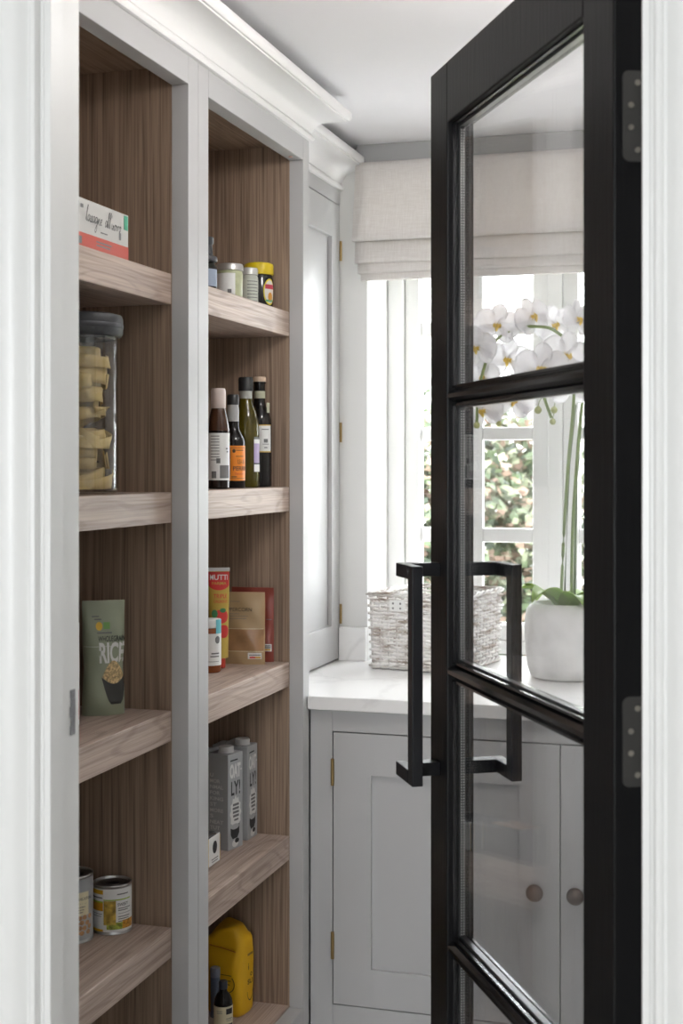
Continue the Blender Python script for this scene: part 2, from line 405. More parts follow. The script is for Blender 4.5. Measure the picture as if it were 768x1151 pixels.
# ================================================================== the black glazed door
T = .044
DW = .7048
dC = (tanx(690) * 1.6, 1.6)
dr = thing('door_1', 'black glazed door standing ajar, with square black pull handles', 'door', (dC[0], dC[1], 0), R(120), kind='structure')
zt, zb = H + .6245, .008
SW = .0875
bx('stile', BLACK, dr, 0, SW, -T, 0, zb, zt, bevel=.0025)
bx('stile', BLACK, dr, DW - SW, DW, -T, 0, zb, zt, bevel=.0025)
rails = [H + .5297, H + .1074, H - .3190, H - .7455, H - 1.172]
bx('rail', BLACK, dr, SW, DW - SW, -T, 0, rails[0], zt, bevel=.002)
bx('rail', BLACK, dr, SW, DW - SW, -T, 0, zb, rails[4], bevel=.002)
for z in rails[1:4]:
    w = .0135
    poly = [(-.001, -.003), (-.001, .003), (-.007, .008), (-.0135, .0105), (-.0135, .0125), (-T + .0135, .0125), (-T + .0135, .0105), (-T + .007, .008), (-T + .001, .003), (-T + .001, -.003),
            (-T + .007, -.008), (-T + .0135, -.0105), (-T + .0135, -.0125), (-.0135, -.0125), (-.0135, -.0105), (-.007, -.008)]
    n = len(poly)
    vs = [(x, y, z + q) for x in (SW, DW - SW) for y, q in poly]
    part('muntin', MB().add(vs, [(i, (i + 1) % n, n + (i + 1) % n, n + i) for i in range(n)] + [tuple(range(n)), tuple(range(2 * n - 1, n - 1, -1))]), BEAD, dr)
edges = []
for i in range(4):
    top = rails[i] - (.0125 if i else 0); bot = rails[i + 1] + (.0125 if i < 3 else 0)
    a, b = SW, DW - SW
    # glazing unit: two sheets kept apart by a perforated spacer bar
    g = part('glass_unit', MB().box(a + .0005, b - .0005, -.0185, -.0145, bot + .0005, top - .0005), GLASS, dr)
    part('inner_sheet', MB().box(a + .0005, b - .0005, -.0325, -.0285, bot + .0005, top - .0005), GLASS, g)
    sp = MB().box(a + .001, a + .006, -.0283, -.0187, bot + .001, top - .001).box(b - .006, b - .001, -.0283, -.0187, bot + .001, top - .001)
    sp.box(a + .006, b - .006, -.0283, -.0187, bot + .001, bot + .006).box(a + .006, b - .006, -.0283, -.0187, top - .006, top - .001)
    part('spacer_bar', sp, SPACER, g)
    dots = MB(); nz = int((top - bot) / .0042)
    for k in range(nz):
        zz = bot + .008 + k * .0042
        if zz > top - .008: break
        for yy in (-.0255, -.0218): dots.box(b - .0063, b - .0058, yy - .0008, yy + .0008, zz - .0008, zz + .0008)
    dd = part('perforations', dots, mat('spacer_dot', (.62, .62, .60), .5), g); dd['kind'] = 'stuff'
    # beads that hold the sheets
    for (y0, y1, nm) in ((-.0135, -.0085, 'glazing_bead'), (-.0385, -.0335, 'glazing_bead')):
        bd = MB().box(a, a + .0035, y0, y1, bot, top).box(b - .0035, b, y0, y1, bot, top).box(a + .0035, b - .0035, y0, y1, bot, bot + .0035).box(a + .0035, b - .0035, y0, y1, top - .0035, top)
        part(nm, bd, BEAD, g)
# cranked pull handles back to back
def handle(side):
    o = .066 if side > 0 else -T - .066       # face of grip
    s = 1 if side > 0 else -1
    base = 0 if side > 0 else -T
    z1 = at(463, 638, 1.98)[2]; 
    cor = (dC[0] - math.sin(R(30)) * .582 - math.cos(R(30)) * .066, dC[1] + math.cos(R(30)) * .582 - math.sin(R(30)) * .066)
    k = depth(*cor) / F_PX
    z1 = H + (HZ - 637) * k; z0 = H + (HZ - 885) * k
    e = .021; b = .017
    grip = part('pull_handle', MB().box(.582, .607, o, o - s * b, z0, z1), IRON, dr, .0012)
    for za in (z0, z1 - e):
        part('crank_arm', MB().box(.607, .675, o, o - s * b, za, za + e).box(.650, .675, o - s * b, base, za, za + e), IRON, grip, .0010)
handle(1); handle(-1)
# butt hinges on the edge
def rounded(w, h, r, n=5):
    pts = []
    for cx, cz, a0 in ((w - r, r, -90), (w - r, h - r, 0), (r, h - r, 90), (r, r, 180)):
        for k in range(n + 1):
            a = R(a0 + 90 * k / n); pts.append((cx + r * math.cos(a), cz + r * math.sin(a)))
    return pts
for (ya, yb) in ((80, 182), (783, 884)):
    k = depth(dC[0] + .026, dC[1] + .015) / F_PX
    z1, z0 = H + (HZ - ya) * k, H + (HZ - yb) * k
    pts = rounded(.033, z1 - z0, .008)
    n = len(pts)
    vs = [(x, -.0105 - p, z0 + q) for x in (-.0012, .0004) for p, q in pts]
    hg = part('hinge', MB().add(vs, [tuple(range(n)), tuple(range(2 * n - 1, n - 1, -1))] + [(i, (i + 1) % n, n + (i + 1) % n, n + i) for i in range(n)]), STEELD, dr)
    hg['label'] = 'dark steel butt hinge leaf with four screws'
    part('knuckle', MB().lathe([(.0001, 0), (.005, 0), (.005, z1 - z0), (.0001, z1 - z0)], 16).map(lambda v: Vector((v.x - .003, v.y - T - .0035, v.z + z0))), STEELD, hg, smooth=True)
    for py, fz in ((-.0285, .13), (-.0205, .375), (-.0205, .62), (-.0285, .87)):
        m = MB().lathe([(.0001, .0), (.0012, .0), (.0014, .0006), (.003, .0008), (.0034, .0003), (.0034, -.001)], 14)
        m.map(lambda v, py=py, fz=fz: Vector((-.0014 - v.z, py + v.x, z0 + (z1 - z0) * fz + v.y)))
        part('screw', m, SCREW, hg, smooth=True)

# ================================================================== fitted furniture
SH = [H + .341, H - .048, H - .437, H - .823, H - 1.2]
def shelf_unit(y0, y1, o0, o1, label):
    t = thing('shelf_unit', label, 'shelf unit', (-1.17, (y0 + y1) / 2, 0))
    dx, dy = -1.17, (y0 + y1) / 2
    def b(n, m, x0, x1, a, c, z0, z1, bevel=.0012): return bx(n, m, t, x0 - dx, x1 - dx, a - dy, c - dy, z0, z1, bevel=bevel)
    zt = H + .79
    b('stile', GREY, XR, XF, y0, o0, 0, zt); b('stile', GREY, XR, XF, o1, y1, 0, zt)
    b('top_rail', GREY, XR, XF, o0, o1, H + .677, zt); b('bottom_rail', GREY, XR, XF, o0, o1, 0, SH[4] - .004)
    b('side_panel', WOODV, XBACK + .012, XR, y0 + .001, o0, 0, zt); b('side_panel', WOODV, XBACK + .012, XR, o1, y1 - .001, 0, zt)
    b('back_panel', WOODV, XBACK, XBACK + .012, y0 + .001, y1 - .001, 0, zt)
    b('top_panel', VENH, XBACK + .012, XR, o0, o1, H + .710, H + .735)
    for z in SH:
        b('shelf', WOODH, XBACK + .012, XR - .0005, o0, o1, z - .0545, z, bevel=.0015)
    return t, b
ul, _ = shelf_unit(1.64, 2.3638, 1.765, 2.319, 'tall grey-framed oak shelf unit holding the pasta jar and cans')
ur, ub = shelf_unit(2.3648, 3.010, 2.413, 2.9685, 'tall grey-framed oak shelf unit holding the bottles and cartons')
sc = MB().lathe([(.0001, 0), (.004, 0), (.0045, .0015), (.0045, .002)], 14).map(lambda v: Vector((v.x - .9962 + 1.17, v.y + 2.928 - (2.3648 + 3.01) / 2, v.z + H + .675)))
part('screw_cap', sc, flat('copper_cap', (.5, .3, .24), .4), ur)

# cornice, mitred round the step between tall unit and wall cabinet
XU = -1.079
path = [(XF, 1.64), (XF, 3.011), (XU, 3.011), (XU, YB - .001)]
prof = [(.0005, .7265), (.007, .7275), (.0095, .731), (.0095, .736), (.007, .7395), (.004, .7405), (.004, .7435)]
for k in range(0, 9):
    a = R(90 * k / 8); prof.append((.006 + .059 * (1 - math.cos(a)), .7445 + .037 * math.sin(a)))
prof += [(.068, .7815), (.068, .785), (.0725, .785), (.0755, .788), (.077, .792), (.077, .8035), (.075, .806), (.0005, .806)]
def offs(p):
    (x0, y0), (x1, y1), (x2, y2), (x3, y3) = path
    return [(x0 + p, y0), (x1 + p, y1 + p), (x2 + p, y2 + p), (x3 + p, y3)]
mb = MB(); n = len(prof); vs = []
rows = [offs(p) for p, z in prof]
for k in range(4):
    for i, (p, z) in enumerate(prof): vs.append((rows[i][k][0], rows[i][k][1], H + z))
fs = [(k * n + i, k * n + (i + 1) % n, (k + 1) * n + (i + 1) % n, (k + 1) * n + i) for k in range(3) for i in range(n)]
fs += [tuple(range(n)), tuple(range(4 * n - 1, 3 * n - 1, -1))]
o = part('trim_4', mb.add(vs, fs), CORN, None, smooth=True)
tag(o, 'pale moulded cornice running above the shelving and wall cabinet', 'cornice', kind='structure')

# wall cabinet standing on the worktop
WTZ = H - .5145
wc = thing('wall_cabinet', 'pale panelled cabinet standing on the worktop beside the window', 'cabinet', (-1.2, 3.3, WTZ))
def wb(n, m, x0, x1, a, c, z0, z1, bevel=.001, parent=None): return bx(n, m, parent or wc, x0 + 1.2, x1 + 1.2, a - 3.3, c - 3.3, z0 - WTZ, z1 - WTZ, bevel=bevel)
cz0, cz1 = WTZ + .001, H + .79
dtop = H + .6865
wb('body', GREY, XBACK, XU - .022, 3.0125, YB - .002, cz0, cz1)
wb('face_frame', GREY, XU - .0215, XU, 3.0125, 3.047, cz0, cz1)
wb('top_rail', GREY, XU - .0215, XU, 3.047, YB - .002, dtop + .003, cz1)
y0, y1 = 3.050, YB - .006
dd = wb('door', GREY, XU - .0215, XU - .012, y0, y1, cz0 + .004, dtop)
st = .068
ring('door_frame', GREY, dd, 'y', y0 - 3.3, y1 - 3.3, .005, dtop - WTZ, st, st, H - .4175 - cz0 - .004, .09, XU - .0118 + 1.2, XU + 1.2)
for zz in (H + .567, H + .087, H - .393):
    m = MB().lathe([(.0001, -.026), (.0035, -.026), (.0035, -.009), (.003, -.0085), (.0035, -.008), (.0035, .008), (.003, .0085), (.0035, .009), (.0035, .026), (.0001, .026)], 12)
    m.map(lambda v: Vector((v.x + XU + 1.2 + .0036, v.y + YB - .008 - 3.3, v.z + zz - WTZ)))
    part('hinge', m, BRASS, dd, smooth=True)

# worktop running into the window recess, and its upstand
wp = [(-.9785, 2.992), (.170, 2.992), (.170, YB - .001), (WX1 - .001, YB - .001), (WX1 - .001, WY - .034), (WX0 + .001, WY - .034), (WX0 + .001, YB - .001), (-1.363, YB - .001), (-1.363, 3.0115), (-.9785, 3.0115)]
o = part('worktop', MB().prism(wp, WTZ - .030, WTZ), QUARTZ, None, .0025); tag(o, 'white veined quartz worktop under the window', 'worktop')
o = part('upstand', MB().box(XU + .002, WX0, YB - .021, YB - .001, WTZ, H - .427), QUARTZ, None, .0015); tag(o, 'short white upstand on the worktop beside the window', 'upstand')

# base cabinet
YC = 3.014
bc = thing('base_cabinet', 'grey two-door base cabinet under the white worktop', 'cabinet', (-.4, 3.3, 0))
def cb(n, m, x0, x1, a, c, z0, z1, parent=None, bevel=.0012):
    o = bx(n, m, bc, x0 + .4, x1 + .4, a - 3.3, c - 3.3, z0, z1, bevel=bevel)
    if parent: o.parent = parent
    return o
ct = WTZ - .0305
dz1, dz0 = H - .597, H - 1.203
cb('body', GREY, -.9785, .168, YC + .0225, 3.576, .1, ct)
cb('plinth', GREY, -.96, .168, YC + .05, YC + .068, 0, .0995)
xa, xm, xb = tanx(374.4) * YC, tanx(630) * YC, None
xb = xm + (xm - xa)
cb('face_frame', GREY, -.9785, xa - .0015, YC, YC + .022, .1, ct)
cb('face_frame', GREY, xb + .0015, .168, YC, YC + .022, .1, ct)
cb('top_rail', GREY, xa - .0015, xb + .0015, YC, YC + .022, dz1 + .0025, ct)
cb('bottom_rail', GREY, xa - .0015, xb + .0015, YC, YC + .022, .1, dz0 - .0025)
KNOB = mat('dark_bronze_knob', (.09, .06, .045), .3, metal=.5)
for (l, r, kx, hx) in ((xa + .001, xm - .0012, xm - .052, xa), (xm + .0012, xb - .001, xm + .034, xb)):
    d = cb('door', GREY, l, r, YC + .011, YC + .021, dz0, dz1)
    w = .087
    ring('door_frame', GREY, d, 'x', l + .4, r + .4, dz0, dz1, w, w, .083, .092, YC - 3.3, YC + .0108 - 3.3)
    kz = H - .911
    m = MB().lathe([(.0001, .034), (.008, .0335), (.0145, .030), (.0185, .024), (.0185, .019), (.015, .013), (.009, .010), (.007, .007), (.0075, .002), (.012, 0)], 20)
    m.map(lambda v: Vector((v.x + kx + .4, YC - v.z - 3.3, v.y + kz)))
    part('knob', m, KNOB, d, smooth=True)
    for zz in (H - .685, H - 1.072):
        m = MB().lathe([(.0001, -.030), (.004, -.030), (.004, -.010), (.0034, -.0095), (.004, -.009), (.004, .009), (.0034, .0095), (.004, .010), (.004, .030), (.0001, .030)], 12)
        m.map(lambda v: Vector((v.x + hx + .4, v.y + YC - .0042 - 3.3, v.z + zz)))
        part('hinge', m, BRASS, d, smooth=True)

# ------------------------------------------------------------------ roman blind
BX0, BX1 = -1.022, -.06
rb = thing('roman_blind', 'natural linen roman blind, half drawn with stacked folds', 'blind', (-.54, 3.53, H))
def sheet(name, x0, x1, prof, solid=.0025):
    mb = MB()
    def fn(a, b):
        i = b * (len(prof) - 1); k = min(int(i), len(prof) - 2); f = i - k
        y = prof[k][0] * (1 - f) + prof[k + 1][0] * f; z = prof[k][1] * (1 - f) + prof[k + 1][1] * f
        sag = .0015 * math.sin(a * PI * 3 + z * 9)
        return (x0 + (x1 - x0) * a + .54, y + sag - 3.53, z)
    return part(name, mb.grid(fn, 24, (len(prof) - 1)), LINEN, rb, smooth='all', solid=solid)
bx('headrail', LINEN, rb, BX0 + .02 + .54, BX1 - .02 + .54, .0, .05, .758, .786, bevel=.002)
bx('shade_strip', mat('shade_strip_grey', (.36, .36, .355), .6), rb, BX0 + .54, BX1 + .54, .012, .05, .7885, .8365, bevel=.001)  # darker grey strip stands in for the shade on the wall above the blind
sheet('blind_panel', BX0, BX1, [(3.53, .7876), (3.527, .775), (3.524, .74), (3.518, .70), (3.512, .66), (3.505, .62), (3.499, .592), (3.498, .583), (3.502, .579), (3.508, .582), (3.513, .60)])
for k, (zb_, zt_, yy, inset) in enumerate(((.524, .60, 3.517, .004), (.499, .56, 3.526, .009), (.4805, .54, 3.534, .015))):
    sheet('blind_fold', BX0 + inset, BX1 - inset, [(yy + .001, zt_), (yy - .004, zb_ + .02), (yy - .006, zb_ + .006), (yy - .004, zb_ + .001), (yy, zb_), (yy + .004, zb_ + .004), (yy + .005, zb_ + .02)])

# ================================================================== things on the worktop
# wicker basket
def wick():
    m = bpy.data.materials.new('whitewashed_wicker'); m.use_nodes = True; nt = m.node_tree; N = nt.nodes; L = nt.links; p = N['Principled BSDF']
    tc = N.new('ShaderNodeTexCoord'); n = N.new('ShaderNodeTexNoise'); n.inputs['Scale'].default_value = 34; n.inputs['Detail'].default_value = 5
    mp = N.new('ShaderNodeMapping'); mp.inputs['Scale'].default_value = (.5, .5, 2.2); L.new(tc.outputs['Object'], mp.inputs['Vector']); L.new(mp.outputs[0], n.inputs['Vector'])
    r = N.new('ShaderNodeValToRGB'); e = r.color_ramp.elements; e[0].position = .32; e[0].color = (.30, .245, .20, 1); e[1].position = .54; e[1].color = (.74, .72, .70, 1)
    L.new(n.outputs['Fac'], r.inputs['Fac']); L.new(r.outputs['Color'], p.inputs['Base Color']); p.inputs['Roughness'].default_value = .7
    return m
WICK = wick()
bkw, bkd, bkh = .235, .27, .195
bk = thing('wicker_basket', 'whitewashed wicker basket with a small riveted tag on the worktop', 'basket', (-.953, 3.445, WTZ), R(-11))
fl = .008                                        # flare
def side(name, A, B, nst):
    A = Vector(A); B = Vector(B); d = (B - A); ln = d.length; d.normalize(); nrm = Vector((d.y, -d.x, 0))
    mb = MB(); pitch = ln / nst; rows = 18; z0 = .016; z1 = bkh - .014
    P = lambda u, z, off: A + d * u + nrm * (off + fl * z / bkh) + Vector((0, 0, z))
    for k in range(nst + 1):
        u = min(max(pitch * k, .004), ln - .004)
        mb.tube([P(u, z0 - .008, 0), P(u, .1, 0), P(u, z1 + .006, 0)], .0026, 6)
    for r in range(rows):
        z = z0 + (z1 - z0) * (r + .5) / rows
        npt = nst * 6
        pts = [P(ln * i / npt, z + random.uniform(-.0007, .0007), -.0042 * math.cos(PI * (ln * i / npt) / pitch + r * PI)) for i in range(npt + 1)]
        mb.tube(pts, .0033 + random.uniform(-.0005, .0005), 6, 1.15)
    o = part(name, mb, WICK, bk, smooth='all'); o['kind'] = 'stuff'; return o
cs = [(0, 0, 0), (bkw, 0, 0), (bkw, bkd, 0), (0, bkd, 0)]
for i, nst in enumerate((10, 12, 10, 12)): side('woven_side', cs[i], cs[(i + 1) % 4], nst)
def braid(name, z, grow, r, amp):
    mb = MB(); c = [Vector((x + (grow if x > 0 else -grow), y + (grow if y > 0 else -grow), z)) for x, y, _ in cs]
    ring = []
    for i in range(4):
        a, b = c[i], c[(i + 1) % 4]; n = 30
        for k in range(n): ring.append(a.lerp(b, k / n))
    n = len(ring); cen = sum(ring, Vector()) / n
    for ph in range(3):
        pts = []
        for k in range(n + 1):
            p = ring[k % n]; t = (ring[(k + 1) % n] - ring[k - 1]).normalized(); out = Vector((t.y, -t.x, 0)); a = 2 * PI * k / 10 + ph * 2 * PI / 3
            pts.append(p + out * amp * math.cos(a) + Vector((0, 0, amp * math.sin(a))))
        mb.tube(pts, r, 6)
    o = part(name, mb, WICK, bk, smooth='all'); o['kind'] = 'stuff'
braid('rim', bkh - .006, fl, .0032, .0045); braid('base_band', .0085, .002, .0034, .0045)
part('base', MB().box(.004, bkw - .004, .004, bkd - .004, .002, .008), WICK, bk)
tg = part('tag', MB().box(.056, .096, -.0165, -.015, bkh - .046, bkh - .018), PAPER, bk, .001); tg['label'] = 'small white riveted tag'
for u in (.066, .086):
    for v in (.026, .038):
        part('rivet', MB().lathe([(.0001, .0012), (.002, .001), (.0028, 0)], 10).map(lambda q: Vector((q.x + u, -.0165 - q.z, q.y + bkh - v))), INKG, tg)

# concrete pot and orchid
CONC = mat('rough_concrete', (.82, .81, .80), .85, bump=.5, bscale=60, var=.16, vscale=10)
pc = (-.462, 3.435)
pot = thing('plant_pot', 'pale grey concrete plant pot behind the glazed door', 'plant pot', (*pc, WTZ))
ph = .182
part('pot_body', MB().lathe([(.0001, .001), (.078, .001), (.086, .006), (.094, .03), (.099, .07), (.1005, .12), (.099, .15), (.094, .168), (.084, .180), (.079, ph), (.076, ph - .004), (.074, .15), (.0001, .149)], 48), CONC, pot, smooth='all')
part('soil', MB().lathe([(.0001, .156), (.04, .158), (.073, .152)], 24), mat('bark_soil', (.09, .06, .04), .9, bump=1, bscale=80, var=.4, vscale=60), pot, smooth='all')
orc = thing('orchid', 'white moth orchid with two arching stems in the concrete pot', 'orchid', (*pc, WTZ + .150))
OB = Vector((*pc, WTZ + .150))
LEAF = mat('orchid_leaf', (.30, .44, .10), .35, transl=.45, var=.2, vscale=20)
STEM = mat('orchid_stem', (.22, .30, .10), .5, transl=.1)
STAKE = mat('bamboo_stake', (.20, .26, .15), .6)
PETAL = mat('orchid_petal', (.93, .92, .93), .5, transl=.5)
LIP = mat('orchid_lip', (.86, .58, .10), .5, transl=.2, var=.3, vscale=140)
BUD = mat('orchid_bud', (.34, .36, .13), .5, var=.3, vscale=60)
def leaf(ang, ln, wd, rise, droop):
    a = R(ang); d = Vector((math.cos(a), math.sin(a), 0)); s = Vector((-d.y, d.x, 0))
    def fn(u, v):
        w = wd * math.sin(PI * min(1, .12 + .88 * v) ** .8) * .5
        c = d * ln * v * (1 - .2 * v) + Vector((0, 0, .005 + rise * math.sin(v * PI * .6) - droop * v * v))
        x = (u - .5) * 2
        return c + s * w * x + Vector((0, 0, .35 * w * x * x))
    part('leaf', MB().grid(fn, 8, 14), LEAF, orc, smooth='all', solid=.0016)
leaf(200, .16, .055, .075, .02); leaf(235, .15, .075, .085, .05); leaf(-60, .16, .07, .08, .06); leaf(-20, .15, .07, .075, .05); leaf(60, .14, .06, .07, .05); leaf(140, .14, .06, .07, .05); leaf(188, .135, .022, .07, .0)
def spl(pts, n=8):
    out = []
    for i in range(len(pts) - 1):
        p0, p1, p2, p3 = pts[max(i - 1, 0)], pts[i], pts[i + 1], pts[min(i + 2, len(pts) - 1)]
        for k in range(n):
            t = k / n
            out.append(.5 * ((2 * p1) + (p2 - p0) * t + (2 * p0 - 5 * p1 + 4 * p2 - p3) * t * t + (-p0 + 3 * p1 - 3 * p2 + p3) * t ** 3))
    return out + [pts[-1]]
L3 = lambda x, y, Y: at(x, y, Y) - OB
s1 = spl([Vector((-.012, -.012, .0)), L3(634, 600, 3.43), L3(639, 520, 3.42), L3(645, 450, 3.41), L3(644, 395, 3.40), L3(624, 372, 3.38), L3(603, 367, 3.36), L3(580, 370, 3.35), L3(556, 385, 3.34), L3(540, 430, 3.33), L3(536, 474, 3.33)])
s2 = spl([Vector((.012, .0, .0)), L3(644, 590, 3.45), L3(650, 500, 3.46), L3(656, 430, 3.47), L3(650, 396, 3.47), L3(630, 392, 3.46), L3(605, 410, 3.46), L3(610, 440, 3.45), L3(620, 470, 3.45)])
part('flower_stem', MB().tube(s1, .0038, 8), STEM, orc, smooth='all'); part('flower_stem', MB().tube(s2, .0038, 8), STEM, orc, smooth='all')
part('stake', MB().tube([Vector((-.006, .004, -.0)), L3(640, 520, 3.44), L3(647, 455, 3.43)], .0034, 8), STAKE, orc, smooth='all')
part('stake', MB().tube([Vector((.018, .010, 0)), L3(648, 540, 3.47), L3(655, 450, 3.48)], .0034, 8), STAKE, orc, smooth='all')
part('stem_clip', MB().tube([L3(641, 470, 3.425) + Vector((.009 * math.cos(t), .006 * math.sin(t), 0)) for t in [k * .5 for k in range(13)]], .0012, 6), flat('white_clip', (.8, .8, .8)), orc)
# petal templates in a flower's own frame: x right, z up, -y forward
def petal_mb(ang, ln, wd, cup=.18):
    a = R(ang); d = Vector((math.cos(a), 0, math.sin(a))); s = Vector((-d.z, 0, d.x))
    def fn(u, v):
        w = wd * .5 * (math.sin(PI * (.06 + .90 * v)) ** .62) * (.55 + .75 * v * (1.25 - .6 * v))
        x = (u - .5) * 2
        return d * ln * v + s * w * x + Vector((0, -.004 + cup * ln * (v * v - .6 * v) + .12 * w * x * x + .0015 * math.sin(9 * v + 5 * x), 0))
    return MB().grid(fn, 8, 8)
tmpl = {}
def flower(x, y, Y, size, yaw_, tilt=0, roll=0):
    p = L3(x, y, Y); mesh_rot = (R(tilt), R(roll), R(yaw_))
    lip = MB().grid(lambda u, v: Vector(((u - .5) * .012 * (1 - .4 * v), -.004 - .010 * math.sin(v * PI * .8), .002 - .014 * v + .9 * (u - .5) ** 2 * .03)), 6, 6)
    lip.lathe([(.0001, -.003), (.0025, -.001), (.0028, .003), (.0001, .006)], 8, (0, -.006))
    for s in (-1, 1): lip.grid(lambda u, v: Vector((s * (.003 + .005 * v), -.005 - .006 * math.sin(u * PI), -.004 + .008 * u)), 5, 4)
    if 'lip' in tmpl: f = copy_of(tmpl['lip'], 'flower', orc)
    else: f = part('flower', lip, LIP, orc, smooth='all'); tmpl['lip'] = f
    f.location = p; f.rotation_euler = mesh_rot; f.scale = (size * 1.22,) * 3
    for i, (a, l, w) in enumerate(((12, .046, .058), (168, .046, .058), (90, .043, .036), (-142, .041, .034), (-38, .041, .034))):
        if i in tmpl: copy_of(tmpl[i], 'petal', f)
        else: tmpl[i] = part('petal', petal_mb(a, l, w), PETAL, f, smooth='all', solid=.0007)
for fl_ in ((559, 366, 3.34, 1.0, 12, 8, 10), (598, 357, 3.37, .95, 48, -5, -25), (538, 392, 3.31, .95, -22, 6, 0), (609, 415, 3.30, 1.18, 6, 4, 4), (636, 401, 3.33, 1.15, 30, 0, 12),
           (624, 366, 3.44, .95, 20, 0, -14), (572, 405, 3.42, 1.05, -6, 5, 8), (544, 462, 3.33, .95, -14, 12, -8), (577, 450, 3.35, 1.0, 18, 14, 12), (648, 360, 3.42, .95, 60, 0, 0), (545, 425, 3.40, .9, -30, 8, 0), (640, 437, 3.44, .95, 10, 0, 0)):
    flower(*fl_)
for (x, y, Y, r) in ((605, 461, 3.45, .0095), (623, 461, 3.45, .0088), (621.5, 474, 3.45, .008), (536, 478, 3.33, .0085), (561, 476, 3.33, .0075), (553, 467, 3.33, .007)):
    b = part('bud', MB().lathe([(.0001, -r), (r * .6, -r * .8), (r, -.1 * r), (r * .85, r * .5), (r * .4, r * 1.0), (.0001, r * 1.2)], 14), BUD, orc, smooth='all'); b.location = L3(x, y, Y)
    part('bud_stalk', MB().tube([Vector((0, 0, r * .9)), Vector((.003, 0, r + .012)), Vector((.010, 0, r + .022))], .0011, 6), STEM, b)

# ================================================================== provisions on the shelves
def facing(X, Y): return math.atan2(-X, Y)
# --- shelf 1, first bay: lasagne box
lz = thing('pasta_box', 'white and red lasagne box with handwritten-style lettering', 'box', (-1.05, 2.067, SH[0]), R(90))
part('carton', MB().box(-.1, .1, -.025, .025, 0, .0785), flat('box_card', (.50, .49, .465), .5), lz, .0008)
ff = flatf(-.025)
patch('red_band', ff, -.0998, .0998, .0005, .0245, flat('box_red', (.46, .055, .03), .45), lz, 2, 1)
G = {'l': [(0, .1), (.15, .9), (.3, 1.5), (.22, 1.7), (.1, 1.2), (.12, .2), (.3, 0)], 'a': [(.5, .6), (.2, .7), (.02, .3), (.15, 0), (.4, .3), (.5, .65), (.48, .15), (.62, 0)],
     's': [(0, 0), (.3, .7), (.42, .3), (.3, 0), (.1, .05), (.5, .05)], 'g': [(.5, .6), (.2, .7), (.02, .3), (.2, .05), (.45, .4), (.5, .6), (.45, -.6), (.25, -.9), (.1, -.6), (.55, .05)],
     'n': [(0, 0), (.05, .6), (.1, .1), (.3, .65), (.42, .5), (.42, .05), (.55, 0)], 'e': [(0, .2), (.3, .45), (.28, .68), (.1, .5), (.1, .1), (.4, .05)],
     'u': [(0, .6), (.03, .1), (.2, .02), (.4, .55), (.42, .05), (.55, 0)], 'o': [(.25, .65), (.02, .4), (.12, 0), (.35, .15), (.36, .5), (.22, .65), (.55, .5)], 'v': [(0, .6), (.15, .02), (.35, .62), (.5, .5)], "'": [(.1, 1.5), (.05, 1.2)], ' ': None}
x = 0; strokes = []
for ch in "lasagne all'uovo":
    if G[ch] is None: x += .55; continue
    strokes.append([(x + a, b) for a, b in G[ch]]); x += {'l': .42, "'": .2, 's': .55}.get(ch, .62)
mb = MB(); k_ = .128 / x
for st_ in strokes:
    pts = spl([Vector((a, b, 0)) for a, b in st_], 4); half = .045
    vs = []
    for i, p in enumerate(pts):
        t = (pts[min(i + 1, len(pts) - 1)] - pts[max(i - 1, 0)]); t = t.normalized() if t.length else Vector((1, 0, 0)); nn = Vector((-t.y, t.x, 0)) * half
        for q in (p + nn, p - nn): vs.append(ff(-.056 + (q.x + .2 * q.y) * k_, .045 + q.y * k_ * 1.05))
    mb.add(vs, [(2 * i, 2 * i + 1, 2 * i + 3, 2 * i + 2) for i in range(len(pts) - 1)])
part('lettering', mb, INK, lz)
lines('small_print', flatf(-.025, .0008), [(-.02, .03, .010, .0125), (-.02, .035, .0155, .018), (-.085, -.07, .006, .018), (-.005, .02, .0325, .0345), (.062, .07, .032, .044), (-.075, -.065, .063, .069)], INKG, lz)
patch('green_mark', ff, .082, .097, .052, .076, flat('mark_green', (.06, .33, .2)), lz, 2, 2)
# --- shelf 2, first bay: tall jar with ribbon pasta
jx, jy = -1.09, 2.136
pj = thing('storage_jar', 'tall clear jar of ribbon pasta with a grey lid', 'jar', (jx, jy, SH[1]), facing(jx, jy))
part('glass_body', MB().lathe([(.0001, .0005), (.050, .0005), (.0545, .004), (.0555, .012), (.0555, .262), (.0535, .262), (.0535, .010), (.048, .006), (.0001, .006)], 40), JARGLASS, pj, smooth=True)
ld = part('lid', MB().lathe([(.0001, .258), (.050, .258), (.050, .2625), (.060, .2625), (.0635, .268), (.0635, .292), (.061, .298), (.050, .301), (.0001, .301)], 40), flat('grey_lid', (.040, .042, .047), .45), pj, smooth=True)
part('lid_seal', MB().lathe([(.0636, .276), (.0642, .277), (.0642, .283), (.0636, .284)], 40), flat('grey_seal', (.06, .062, .07), .5), ld, smooth=True)
PASTA = mat('egg_pasta', (.80, .58, .25), .6, transl=.12, var=.12, vscale=30)
rnd = random.Random(3)
